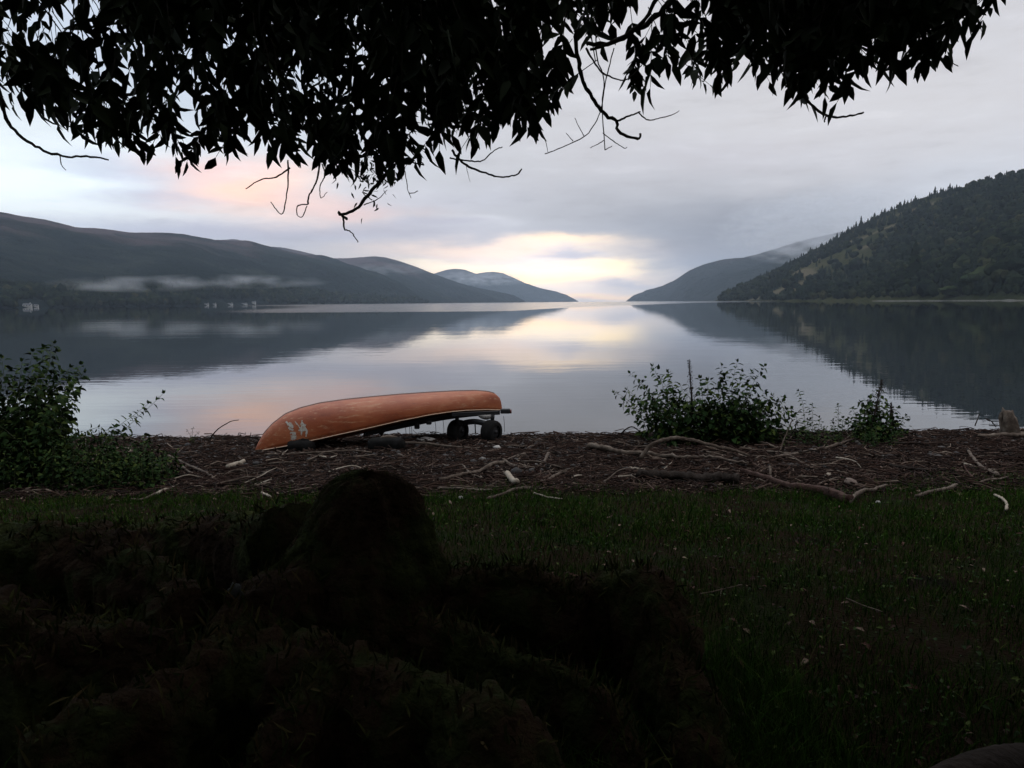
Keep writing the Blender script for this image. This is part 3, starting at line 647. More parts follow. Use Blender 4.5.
# ================================================================== stump and roots
stump = empty('mossy_stump', 'moss covered tree stump with spreading roots in the dark foreground', 'tree stump', loc=(0,0,0))
def lumpy(center, rx, ry, rz, amp, name, m, parent, seed, sub=5, power=1.0, sq=2.2):
    bm = bmesh.new(); bmesh.ops.create_icosphere(bm, subdivisions=sub, radius=1)
    for v in bm.verts:
        c = v.co.normalized(); nz_ = mnoise.fractal(c*1.7+Vector((seed,)*3), .9, 2.1, 6); n2_ = mnoise.fractal(Vector((c.x*4, c.y*4, c.z*1.2))+Vector((seed,)*3), .8, 2, 3)
        r = 1+amp*nz_+amp*.45*n2_
        v.co = Vector((c.x*rx*r, c.y*ry*r, c.z*rz*r)) + Vector(center)
    me = bpy.data.meshes.new(name); bm.to_mesh(me); bm.free(); me.materials.append(m)
    for p_ in me.polygons: p_.use_smooth = True
    o = bpy.data.objects.new(name, me); COL.objects.link(o); o.parent = parent; return o
SD = 2.75
topc = at_y(368, 520, SD)
# profile: revolve with lumps, from knob down to flaring base
def stump_mesh():
    mb = MB(); lv = 60; k = 96
    prof_px = [(474,2),(476,20),(481,33),(490,43),(502,50),(517,57),(532,63),(548,70),(565,77),(590,84),(620,98),(660,115),(700,135)]   # image row, half width px
    V = []
    zs = []
    for i in range(lv):
        t_ = i/(lv-1); row = 474+(700-474)*t_**1.15; hw = np.interp(row, *zip(*prof_px)); c = at_y(366+(row-472)*-.06, row, SD)
        r = hw/F*SD
        for j in range(k):
            a = 2*PI*j/k; q = Vector((math.cos(a)*1.4, math.sin(a)*1.4, c.z*2.2))
            n_ = mnoise.fractal(q+Vector((3,1,8)), .9, 2.1, 5); fl = max(0, math.sin(a*5+1.0+c.z*.6))*.22*t_
            rr2 = r*(1+.16*n_*min(1, t_*8+.3)+fl+.05*mnoise.noise(Vector((a*5, c.z*1.5, 2)))*min(1,t_*5))+ .022*mnoise.fractal(q*5, .8, 2.1, 4)
            V.append((c.x+math.cos(a)*rr2, SD+math.sin(a)*rr2*.85, c.z + .02*n_))
    ii = (np.arange(lv-1)[:, None]*k); jj = np.arange(k)[None]; j2 = (jj+1) % k
    mb.add(V, [np.stack([ii+jj, ii+k+jj, ii+k+j2, ii+j2], -1).reshape(-1, 4), np.array([list(range(k))[::-1]])])
    return mb.build('stump', M['moss'], stump), np.array(V)
so_, SV = stump_mesh()
FZ = MB()
def fuzz(P, n, R, L0=.03, up=.6):
    P = np.asarray(P)
    i = rng.integers(0, len(P), n); p = P[i]+rng.normal(0, .006, (n, 3)); out = rng.normal(0, .7, (n, 3))+np.array([0,0,up]); leaves(FZ, p, out, rng.normal(size=(n,3)), rng.uniform(.4,1.3,n)*L0, L0*.16, .25)
fuzz(SV, 12000, None, .014)
def root(px, depths, rpx, name='root', sink=.3, seed=0, sq=1.0):
    """root whose TOP edge follows the pixels; thickness given in px"""
    P = []
    R = []
    for (x_, y_), D, r in zip(px, depths, rpx):
        r_ = r/F*D; P.append(np.array(at_y(x_, y_, D)) - np.array([0,0,r_*.98])); R.append(r_)
    n_ = len(P)*12; PP = smooth_path(P, n_); RR = np.interp(np.linspace(0, 1, n_), np.linspace(0, 1, len(R)), R)
    k = 28; T, N_, B_ = frames(PP); V = []
    for i in range(n_):
        for j in range(k):
            a = 2*PI*j/k; dirv = N_[i]*math.cos(a)+B_[i]*math.sin(a); q = PP[i]+dirv*RR[i]
            nn_ = mnoise.fractal(Vector(q*5.0)+Vector((seed, seed, 0)), .9, 2.1, 5)
            str_ = mnoise.noise(Vector((a*2.6, i*.05, seed*2.0))); cr = mnoise.fractal(Vector(q*17.0), .8, 2.1, 3)
            w_ = dirv*RR[i]*(1+.36*nn_+.20*str_+.13*cr)
            if w_[2] < 0:
                gk = max(1.0, (PP[i][2]-gz(PP[i][0], PP[i][1])+.12)/RR[i]); w_ = w_*np.array([1+.12*(gk-1), 1+.12*(gk-1), gk])
            V.append(PP[i]+w_+dirv*.018*mnoise.fractal(Vector(PP[i]+w_)*9.0, .7, 2.2, 4))
    mb = MB(); ii = (np.arange(n_-1)[:, None]*k); jj = np.arange(k)[None]; j2 = (jj+1) % k
    mb.add(V, [np.stack([ii+jj, ii+j2, ii+k+j2, ii+k+jj], -1).reshape(-1, 4), np.array([list(range(k))[::-1]]), np.array([[(n_-1)*k+q for q in range(k)]])])
    V = np.array(V); up = V[V[:, 2] > np.repeat(PP[:, 2], k)]
    fuzz(up, int(len(PP)*30), None, .012); fuzz(up, int(len(PP)*5), None, .055, 1.2)
    return mb.build(name, M['moss'], stump)
root([(285,505),(262,520),(225,518),(180,520),(140,523),(95,529)], [2.9,3.2,3.5,3.7,3.9,4.0], [32,24,18,16,15,12], seed=1)
root([(-30,560),(0,536),(45,528),(90,527),(125,545),(160,568),(185,590)], [2.9,3.0,3.0,2.9,2.7,2.5,2.3], [44,40,32,27,24,20,16], seed=2)
root([(-60,585),(0,600),(60,622),(130,624),(180,632)], [2.2,2.2,2.15,2.1,2.1], [40,40,34,26,18], seed=3)
root([(300,560),(262,580),(235,610),(210,640),(160,680),(90,715),(20,745)], [2.6,2.45,2.3,2.1,1.9,1.75,1.65], [42,38,36,38,42,44,40], seed=4)
root([(250,640),(300,642),(345,655),(400,682),(450,688),(490,702),(530,735),(560,800)], [2.2,2.15,2.1,2.0,1.95,1.85,1.75,1.7], [46,50,48,46,44,42,40,38], seed=5)
root([(430,570),(470,572),(510,570),(545,573),(565,592),(585,600)], [2.8,2.75,2.7,2.65,2.6,2.55], [28,20,17,17,15,12], seed=6)
root([(560,600),(590,582),(625,572),(650,580),(664,605),(672,640),(690,675),(705,730),(712,790)], [2.7,2.65,2.6,2.5,2.4,2.3,2.15,2.0,1.9], [17,24,27,27,25,25,27,30,32], seed=7)
root([(60,528),(95,548),(120,566),(150,590)], [3.1,2.9,2.75,2.6], [12,13,12,9], seed=8)
root([(200,575),(170,600),(120,612),(60,640),(10,668)], [2.6,2.45,2.3,2.1,1.95], [14,15,16,18,20], seed=9)
root([(420,610),(470,628),(510,650),(560,668),(610,700),(640,760)], [2.5,2.4,2.3,2.2,2.05,1.9], [18,16,15,14,13,12], seed=10)
root([(330,640),(300,690),(280,740),(260,800)], [2.15,1.95,1.8,1.7], [26,28,30,32], seed=11)
FZ.build('moss_tuft', M['fuzz'], stump)
o = lumpy(at_y(236, 592, 2.36), .022, .012, .034, .5, 'lichen_patch', M['lichen'], stump, 3, 3)
# smooth dark root crossing the lower right corner
rt = MB(); P = []; 
for (x_, y_), D in zip([(905,775),(930,768),(960,755),(985,746),(1005,742),(1030,740),(1080,738),(1160,760)], [1.75,1.8,1.85,1.9,1.95,2.0,2.05,2.1]):
    P.append(np.array(at_y(x_, y_, D))-np.array([0,0,.085]))
P = smooth_path(P, 40); tube(rt, P, np.linspace(.06,.07,40), 18, rough=.06, seed=2); o = rt.build('root', M['darkwood']); tag(o, 'smooth dark bare root arching across the lower right corner', 'root')

# ================================================================== grass
def gzv(x, y): return np.array([gz(a, b_) for a, b_ in zip(x, y)])
def blades(mb, x, y, h, w, lean=.5, m=0):
    n_ = len(x); z = gzv(x, y)-.01; a = rng.uniform(0, 2*PI, n_); s = np.stack([np.cos(a), np.sin(a), np.zeros(n_)], 1)*w[:, None]*.5
    b0 = rng.uniform(0, 2*PI, n_); ln = np.stack([np.cos(b0), np.sin(b0), np.zeros(n_)], 1)*(h*lean*rng.random(n_))[:, None]
    P0 = np.stack([x, y, z], 1); up = np.array([0,0,1.])
    p1 = P0+ln*.35+up*h[:, None]*.6; p2 = P0+ln+up*(h*.97)[:, None]
    V = np.stack([P0-s, P0+s, p1-s*.7, p1+s*.7, p2], 1).reshape(-1, 3); o_ = (np.arange(n_)*5)[:, None]
    mb.add(V, [np.array([[0,1,3,2]])+o_, np.array([[2,3,4]])+o_], m)
def pts_in_view(n_, y0, y1, pw=1.0, mx=.80, cond=None):
    u = rng.random(n_); y = y0+(y1-y0)*u**pw; x = rng.uniform(-mx, mx, n_)*y + rng.normal(0, .1, n_)
    return x, y
GB = MB()
x, y = pts_in_view(190000, 1.1, 8.9, .9, .95)
edge = 8.15+.8*np.array([mnoise.noise(Vector((a*.6, 1.7, 0)))+.8*mnoise.noise(Vector((a*2.3, 5.7, 0))) for a in x]) + np.where(x > 3.6, .7*np.minimum((x-3.6), 1), 0)
dens = np.array([mnoise.fractal(Vector((a*1.1, b_*1.1, 3)), .8, 2, 3) for a, b_ in zip(x, y)])
left = (x < -.1) & (y < 4.6)
keep = (y < edge+rng.normal(0, .12, len(x))) & (rng.random(len(x)) < .62+.7*dens) & (~left | (rng.random(len(x)) < .22)) 
x, y = x[keep], y[keep]; n_ = len(x)
h = rng.gamma(4, .014, n_)*np.where(y > 7.2, 1.1, .95)+.012; w = rng.uniform(.0025, .0055, n_)*np.where(y > 5, 1.5, 1)
blades(GB, x, y, h, w, .9)
x = rng.uniform(-.2, 1.1, 9000); y = rng.uniform(1.5, 3.1, 9000); h = rng.gamma(5, .022, 9000)+.03; blades(GB, x, y, h, rng.uniform(.002, .0045, 9000), 1.1)
x = rng.uniform(-2.6, .6, 5200); y = rng.uniform(1.5, 4.6, 5200); h = rng.gamma(4, .016, 5200)+.02; blades(GB, x, y, h, rng.uniform(.002, .004, 5200), 1.1)
tag(GB.build('grass', M['grass'], smooth=False), 'short rough dark grass between the roots and the driftwood', 'grass', kind='stuff')
# low clover-like ground cover over the grass and on the right wrack
CV = MB(); x, y = pts_in_view(26000, 1.3, 8.6, .9, .9); keep = ~((x < .4) & (y < 4.6)) & (rng.random(len(x)) < .5); x, y = x[keep], y[keep]
xb = rng.uniform(3.6, 8.5, 9000); yb = rng.uniform(7.9, 9.6, 9000); kb = (yb < 8.3+.45*(xb-3.6)) ; x = np.concatenate([x, xb[kb]]); y = np.concatenate([y, yb[kb]])
n_ = len(x); z = gzv(x, y)+rng.uniform(.0, .06, n_); Ls = rng.uniform(.015, .04, n_); dd = rng.normal(0, 1, (n_, 3))*np.array([1,1,.35]); nn = np.array([0,0,1.])+rng.normal(0, .4, (n_, 3))
kk = rng.random(n_) < .6; x, y, z, Ls, dd, nn = x[kk], y[kk], z[kk], Ls[kk]*.85, dd[kk], nn[kk]
leaves(CV, np.stack([x,y,z],1), dd, nn, Ls, Ls*.6, .2); tag(CV.build('ground_cover', M['shrub']), 'small low weeds growing through the grass', 'weeds', kind='stuff')
# fallen leaves and bark bits on the grass
FLV = MB(); x, y = pts_in_view(1500, 1.3, 8.4, .8, .85); n_ = len(x); z = gzv(x, y)+rng.uniform(.01, .035, n_); Ls = rng.uniform(.02, .06, n_)
leaves(FLV, np.stack([x,y,z],1), rng.normal(0, 1, (n_, 3))*np.array([1,1,.2]), np.array([0,0,1.])+rng.normal(0, .25, (n_, 3)), Ls, Ls*.45, .3)
tag(FLV.build('fallen_leaves', M['chips']), 'fallen leaves and bark scraps scattered over the dark grass', 'leaf litter', kind='stuff')

# ================================================================== beach wrack
WR = MB()
def beach_pts(n_, y0=8.0, y1=14.3, pw=1.0):
    y = y0+(y1-y0)*rng.random(n_)**pw; x = rng.uniform(-.82, .82, n_)*y
    lim = 7.95+.75*np.array([mnoise.noise(Vector((a*.6, 1.7, 0)))+.8*mnoise.noise(Vector((a*2.3, 5.7, 0))) for a in x])-rng.gamma(1.0, .12, len(x)); k_ = y > lim; return x[k_], y[k_]
x, y = beach_pts(24000, 8, 13.9); n_ = len(x); z = gzv(x, y)
Lh = rng.gamma(2.0, .06, n_)+.02; Lh = np.minimum(Lh, .6); rad = rng.uniform(.0022, .0075, n_)*(1+Lh)
a = rng.normal(0, .75, n_)+np.where(rng.random(n_) < .3, rng.uniform(0, PI, n_), 0); tl = rng.normal(0, .14, n_)
c = np.stack([x, y, z+rng.uniform(.004, .045, n_)], 1)
d = np.stack([np.cos(a)*np.cos(tl), np.sin(a)*np.cos(tl), np.sin(tl)], 1)
bend = rng.normal(0, .12, (n_, 3))*Lh[:, None]; bend[:, 2] *= .4
A = c-d*Lh[:, None]*.5; Bm = c+bend; C = c+d*Lh[:, None]*.5
sd_ = nrm(np.cross(d, [0,0,1.])); upv = np.cross(sd_, d)
V = []
for q, f_ in ((A, 1.0), (Bm, .9), (C, .6)):
    for k_ in range(4):
        an = PI/2*k_+.4; V.append(q+(sd_*math.cos(an)+upv*math.sin(an))*(rad*f_)[:, None])
V = np.stack(V, 1).reshape(-1, 3)
fq = [[i*4+j, i*4+(j+1) % 4, i*4+4+(j+1) % 4, i*4+4+j] for i in range(2) for j in range(4)]+[[3,2,1,0],[8,9,10,11]]
WR.add(V, (np.array(fq)[None]+(np.arange(n_)*12)[:, None, None]).reshape(-1, 4))
x, y = beach_pts(5200, 8, 13.4); n_ = len(x); kx = rng.random(n_) < .55+.45*(x > 1.5); x, y = x[kx], y[kx]; n_ = len(x); z = gzv(x, y)+rng.uniform(.01, .07, n_)
for x0, y0, z0 in zip(x, y, z):
    Lh_ = rng.uniform(.12, .55); an = rng.normal(0, .6)+(PI/2 if rng.random() < .15 else 0); dd = np.array([math.cos(an), math.sin(an), rng.normal(0, .12)])*Lh_
    c0 = np.array([x0, y0, z0]); b1 = rng.normal(0, .10, 3)*Lh_*np.array([1,1,.6]); b2 = rng.normal(0, .10, 3)*Lh_*np.array([1,1,.6]); r0 = rng.uniform(.004, .012)
    tube(WR, [c0-dd*.5, c0-dd*.15+b1, c0+dd*.2+b2, c0+dd*.5], [r0, r0*.95, r0*.8, r0*.5], 5, cap=True)
tag(WR.build('driftwood_litter', M['litter'], smooth=False), 'dense drift of broken twigs washed up along the beach', 'driftwood litter', kind='stuff')
CH = MB(); x, y = beach_pts(42000, 7.9, 14.2); n_ = len(x); z = gzv(x, y)+rng.uniform(.003, .03, n_); Ls = rng.uniform(.015, .055, n_)
leaves(CH, np.stack([x,y,z],1), rng.normal(0, 1, (n_, 3))*np.array([1,1,.3]), np.array([0,0,1.])+rng.normal(0, .5, (n_, 3)), Ls, Ls*rng.uniform(.3, .9, n_), .35)
tag(CH.build('bark_litter', M['chips'], smooth=False), 'reddish bark flakes and dead leaves covering the beach', 'bark litter', kind='stuff')
PB = MB(); v0_, f0_ = ICO1
x, y = beach_pts(9000, 9, 14.6, .6); n_ = len(x); z = gzv(x, y); s_ = rng.gamma(3, .006, n_)+.006
V = (v0_[None]*s_[:, None, None]*rng.uniform(.6, 1.3, (n_, 1, 3))*np.array([1.2,1.0,.65])*(1+.25*(rng.random((n_, len(v0_), 1))-.5)))+np.stack([x, y, z+s_*.25], 1)[:, None]
PB.add(V.reshape(-1, 3), (f0_[None]+(np.arange(n_)*len(v0_))[:, None, None]).reshape(-1, 3))
tag(PB.build('shingle', M['stone']), 'small grey stones among the driftwood at the water edge', 'shingle', kind='stuff')

# traced larger branches, one thing each.  (pixels, radii px, material, label)
def drift(px, r0, r1, mt, label, cat='branch', name='driftwood_branch', lift=.02, Y=None, twigs=0, grp=None, rough=.3):
    g0 = ground_hit(*px[0]) if Y is None else at_y(*px[0], Y[0]); g1 = ground_hit(*px[-1]) if Y is None else at_y(*px[-1], Y[1])
    s_ = np.linspace(0, 1, len(px)); Ys = g0.y*(1-s_)+g1.y*s_
    P = np.array([at_y(x_, y_, Y_) for (x_, y_), Y_ in zip(px, Ys)])
    for i in range(len(P)):
        zmin = gz(P[i][0], P[i][1])+max(r0, r1)/F*Ys[0]*.8+.035
        if P[i][2] < zmin: P[i][2] = zmin
    n_ = max(10, len(px)*5); PP = smooth_path(P, n_); k = r0/F*Ys[0]
    PP = PP+rng.normal(0, 1, PP.shape)*k*.16
    R = np.linspace(k, r1/F*Ys[-1], n_)
    mb = MB(); o0 = PP[n_//2].copy(); tube(mb, PP, R, 9, rough=rough, seed=int(rng.integers(1e6)))
    for _ in range(twigs):
        i = int(rng.integers(2, n_-2)); dd = nrm(rng.normal(size=3)*np.array([1,.6,.5])); ll = rng.uniform(.06, .16); tube(mb, [PP[i], PP[i]+dd*ll*.5, PP[i]+dd*ll+np.array([0,0,.01])], [R[i]*.5, R[i]*.35, R[i]*.15], 5)
    o = mb.build(name, M[mt], loc=o0); return tag(o, label, cat, grp)
drift([(641,463),(643,454),(650,446),(662,440),(680,438),(700,442),(720,447),(737,451),(749,460)], 2.2, 1.2, 'drift', 'long grey branch arching up over the driftwood in front of the bush', twigs=2)
drift([(588,450),(600,454),(612,459),(630,464),(645,465),(665,460),(690,457),(715,457),(730,463),(748,469)], 3.2, 1.1, 'drift', 'long wavy grey branch running beneath the arching one', twigs=3)
drift([(740,451),(752,453),(770,455),(790,457)], 1.3, .8, 'drift', 'thin grey branch prolonging the arching one to the right')
drift([(630,472),(642,474),(656,474)], 1.5, .9, 'pale', 'short pale stripped stick left of the dark log in the driftwood', 'stick', 'driftwood_stick')
drift([(742,476),(755,483),(768,489),(785,495),(805,501),(828,502),(850,507)], 2.0, 4.6, 'redwood', 'long reddish brown log tapering to the left at the grass edge', 'log', 'driftwood_log')
drift([(849,507),(854,501),(862,498),(874,495),(886,490)], 2.4, 1.5, 'drift', 'grey green branch end right of the reddish log', twigs=1)
drift([(775,461),(800,460),(825,460),(842,457),(862,450),(888,438)], 1.8, 1.1, 'drift', 'long bent grey branch rising to the right below the nettles', twigs=2)
drift([(752,444),(764,448),(779,452)], 1.5, .9, 'drift', 'short grey branch lying at the right foot of the big bush')
drift([(779,456),(781,448),(785,437),(792,420)], .9, .5, 'drift', 'thin upright stick standing right of the big bush', 'stick', 'driftwood_stick', Y=(11.1,11.3))
drift([(784,457),(792,462),(800,465),(812,471)], 1.2, .8, 'drift', 'grey stick pointing down to the right below the thin upright stick', 'stick', 'driftwood_stick')
drift([(770,466),(771,477),(775,489)], 1.3, 1.0, 'drift', 'upright grey stick leaning on the reddish log', 'stick', 'driftwood_stick', Y=(9.2,8.9))
drift([(828,489),(826,499)], 2.0, 1.6, 'pale', 'short pale stub standing on end behind the reddish log', 'stick', 'driftwood_stick', Y=(9.0,8.8))
drift([(440,484),(465,481),(480,480),(492,474),(504,467),(512,461),(525,458)], 1.6, 2.1, 'drift', 'bent grey brown branch right of the stump pointing up to a pale end', twigs=2)
drift([(503,463),(510,467),(517,470)], 1.5, 1.2, 'drift', 'short thick stick beside the raised end of the bent branch', 'stick', 'driftwood_stick')
drift([(495,467),(503,474),(507,479)], .8, 1.4, 'drift', 'thin stick joining the split pale wood from the upper left', 'stick', 'driftwood_stick')
drift([(507,478),(511,483),(516,489)], 3.0, 3.4, 'pale', 'splintered piece of bare yellowish wood right of the stump', 'wood', 'split_wood', rough=.25)
drift([(538,470),(544,464),(548,457)], 1.0, 1.9, 'drift', 'short pale tipped stick standing out right of the split wood', 'stick', 'driftwood_stick')
drift([(541,486),(548,482),(557,478),(566,475)], 1.6, 1.8, 'drift', 'stout brown stick lying diagonally right of the split wood', 'stick', 'driftwood_stick')
drift([(438,493),(460,491),(478,492),(492,494)], 1.6, .9, 'drift', 'straight grey branch at the grass edge just right of the stump top')
drift([(488,503),(503,498),(515,493),(530,492)], 1.3, 1.6, 'drift', 'curved grey stick at the grass edge below the split wood', 'stick', 'driftwood_stick')
drift([(534,497),(548,500),(562,503)], .9, .7, 'pale', 'thin pale stick lying in the grass edge below the split wood', 'stick', 'driftwood_stick')
drift([(228,471),(236,469),(244,466)], 2.6, 2.3, 'pale', 'thick short block of bare pale wood left of the canoe', 'wood', 'split_wood', rough=.12)
drift([(157,498),(166,495),(173,492)], 1.5, 1.2, 'pale', 'whitish stick at the right foot of the left bush', 'stick', 'driftwood_stick')
drift([(132,503),(143,501),(157,497)], 1.0, 1.1, 'drift', 'dull grey stick continuing the whitish one to the left', 'stick', 'driftwood_stick')
drift([(168,459),(180,467),(192,471),(203,473),(214,482)], 1.0, 1.3, 'drift', 'thin bent branch running down right from the left bush', twigs=1)
drift([(255,490),(262,488),(270,487)], 1.5, 1.0, 'drift', 'grey stick below the pale wood block near the grass', 'stick', 'driftwood_stick')
drift([(262,497),(267,497),(271,501)], 1.3, 1.0, 'pale', 'small curved pale stick left behind the stump top', 'stick', 'driftwood_stick')
drift([(265,458),(290,458),(320,457),(350,456),(372,456)], 1.3, 1.0, 'drift', 'long straight grey branch lying on the beach below the canoe')
drift([(316,446),(322,446),(330,451)], 1.0, 1.2, 'drift', 'bent pale grey stick right of the dark block under the canoe', 'stick', 'driftwood_stick')
drift([(398,445),(430,444),(460,449),(480,451)], 1.3, .8, 'drift', 'long thin dark branch on the beach below the trolley')
drift([(968,455),(974,461),(980,466),(990,473),(997,480)], 1.5, 2.2, 'drift', 'knobbly pale grey branch pointing down right near the right edge', twigs=2)
drift([(917,501),(926,497),(936,493),(946,491),(956,489)], 1.6, 1.8, 'drift', 'rough pale branch lying on the green weeds at the right', twigs=2)
drift([(994,499),(1001,503),(1006,508),(1006,515)], 1.0, 1.3, 'pale', 'small hooked pale stick on the grass at the far right', 'stick', 'driftwood_stick')
drift([(978,440),(990,436),(1003,435),(1030,435),(1060,436)], 1.6, 2.4, 'drift', 'thick grey branch lying at the foot of the upright driftwood stump')
drift([(895,447),(905,445),(925,446),(945,446)], 1.4, 1.0, 'darkwood', 'dark straight branch lying right of the nettle clump')
drift([(890,470),(915,472),(945,474)], 1.8, 1.2, 'darkwood', 'dark thick branch lying across the right driftwood')
drift([(638,482),(655,479),(680,478),(705,480),(728,484),(738,488)], 5.0, 6.0, 'darkwood', 'dark rotten log lying under the long wavy branch', 'log', 'driftwood_log', rough=.5)
drift([(745,417),(752,424),(757,428),(775,430),(800,432)], 1.6, 1.3, 'darkwood', 'dark bare branch lying flat between the bush and the nettles', Y=(12.6,12.6))
drift([(210,439),(216,431),(224,425),(232,421),(239,420)], .6, .35, 'darkwood', 'thin dry twig standing up against the water left of the canoe', 'twig', 'standing_twig', Y=(12.6,12.6))
drift([(621,434),(626,429),(633,427),(639,431)], .7, .5, 'darkwood', 'tiny arched twig on the shoreline left of the big bush', 'twig', 'standing_twig', Y=(12.8,12.8))
drift([(975,426),(978,418),(980,413)], .6, .4, 'darkwood', 'short upright twig on the shoreline near the right edge', 'twig', 'standing_twig', Y=(12.6,12.6))
drift([(986,419),(991,421),(996,427)], .8, .5, 'darkwood', 'hooked twig on the shoreline just left of the driftwood stump', 'twig', 'standing_twig', Y=(12.4,12.4))
drift([(700,601),(712,602),(725,599),(742,592)], .9, .5, 'drift', 'forked pale twig lying on the grass right of the stump roots', 'twig', 'fallen_twig', lift=.03, twigs=3)
drift([(836,640),(846,606),(862,612),(884,620)][1:], .8, .5, 'drift', 'slender twig lying in the grass at the right', 'twig', 'fallen_twig')
drift([(640,660),(680,672),(710,690)], .7, .5, 'drift', 'thin straight twig on the bare earth right of the long root', 'twig', 'fallen_twig')
drift([(150,612),(146,620),(144,628)], 1.6, 1.0, 'drift', 'short bent twig on the dark earth left of the stump', 'twig', 'fallen_twig', Y=(2.6,2.5))
# many loose sticks
def zone(px):
    return ('left of the canoe' if px < 255 else 'below the canoe' if px < 510 else 'between the canoe and the big bush' if px < 640 else 'below the big bush' if px < 800 else 'at the right of the beach')
protos = []
for i in range(14):
    Ln = rng.uniform(.3, .8); P = smooth_path(np.cumsum(np.vstack([[[-Ln/2,0,0]], np.stack([np.full(4, Ln/4), rng.normal(0, Ln*.055, 4), rng.normal(0, Ln*.025, 4)], 1)]), 0), 14)
    mb = MB(); r0 = rng.uniform(.007, .017); tube(mb, P, np.linspace(r0, r0*.5, 14), 7, rough=.35, seed=i)
    for _ in range(int(rng.integers(0, 3))):
        j = int(rng.integers(3, 11)); dd = nrm(rng.normal(size=3)*np.array([1,.8,.5])); tube(mb, [P[j], P[j]+dd*.07, P[j]+dd*.14], [r0*.5,r0*.4,r0*.2], 5)
    me = mb.build('driftwood_stick', M[['drift','drift','drift','darkwood','pale','redwood'][i % 6]]); protos.append(me)
used = set()
for i in range(150):
    k = int(rng.integers(0, 14)); px = rng.uniform(20, 1010); py = 440+52*rng.random()**.9
    p = ground_hit(px, py)
    if p.y < 8.2: continue
    o = protos[k] if k not in used else protos[k].copy()
    if k in used: COL.objects.link(o)
    used.add(k); o.location = (p.x, p.y, gz(p.x, p.y)+rng.uniform(.015, .05)); o.rotation_euler = (rng.uniform(0, 6), rng.normal(0, .10), rng.normal(0, .7))
    s_ = rng.uniform(.6, 1.1); o.scale = (s_, 1, 1)
    mt = k % 6; look = {0:'grey weathered',1:'grey weathered',2:'grey weathered',3:'dark wet',4:'bare pale',5:'reddish barked'}[mt]
    tag(o, f'{look} stick lying loose in the driftwood {zone(px)}', 'stick', f'loose {look} sticks {zone(px)}')
for k, o in enumerate(protos):
    if k not in used: bpy.data.objects.remove(o)
# stones
def stone(px, py, w, h, label, mt='palestone', Yd=None, flat=1.0):
    p = ground_hit(px, py); s_ = w/F*p.y/2; mb = MB(); v, f = ICO2; nn = np.array([mnoise.noise(Vector(q)*1.6+Vector((px, py, 0))) for q in v])
    q = v*np.array([s_, s_*.8, h/F*p.y/2])*(1+.3*nn[:, None]); mb.add(q, f); o = mb.build('stone', M[mt]); o.location = (p.x, p.y, p.z+h/F*p.y*.3); return tag(o, label, 'stone')
stone(425, 441, 19, 5, 'flat whitish slab lying under the middle of the canoe')
stone(438, 443, 5, 4, 'small pale round stone beside the flat slab under the canoe')
stone(497, 449, 8, 5, 'tan rounded stone on the beach below the trolley wheels')
stone(461, 499, 6, 4, 'small whitish stone at the grass edge right of the stump top')
stone(562, 484, 4, 3, 'small pale pebble in the driftwood right of the split wood')
stone(181, 469, 3, 3, 'tiny white pebble in the driftwood right of the left bush')
stone(735, 444, 5, 4, 'pinkish pale stone at the foot of the big bush')
stone(710, 487, 6, 4, 'whitish stone in front of the dark rotten log')
stone(850, 487, 14, 12, 'angular brown and cream stone behind the end of the reddish log', 'brownstone')
stone(878, 503, 5, 3, 'small pale stone in the weeds right of the reddish log')

# upright driftwood stump at the right edge
g = ground_hit(1008, 437); e = empty('driftwood_stump', 'weathered grey driftwood stump standing upright at the right edge of the beach', 'driftwood', loc=g)
mb = MB(); hpx = (431-404)/F*g.y
tube(mb, [(0,0,-.1),(.0,0,hpx*.3),(-.03,0,hpx*.7),(-.07,0,hpx*.93),(-.08,0,hpx)], [.15,.13,.11,.075,.02], 16, rough=.5, seed=5); tube(mb, [(-.02,0,hpx*.6),(.03,.02,hpx*.85),(.06,.02,hpx*1.02)], [.07,.045,.008], 8, rough=.5, seed=9); tube(mb, [(-.05,0,hpx*.7),(-.1,.02,hpx*.98),(-.12,.02,hpx*1.12)], [.06,.035,.006], 8, rough=.5, seed=10); mb.build('stem', M['drift'], e)
mb = MB(); tube(mb, [(.05,-.03,0),(.2,-.02,.06),(.5,.05,.02)], [.07,.05,.03], 8, rough=.3, seed=6); mb.build('root', M['drift'], e)
mb = MB(); tube(mb, [(-.05,-.05,.05),(-.2,-.1,.03),(-.32,-.12,-.02)], [.05,.035,.02], 8, rough=.3, seed=7); mb.build('root', M['drift'], e)

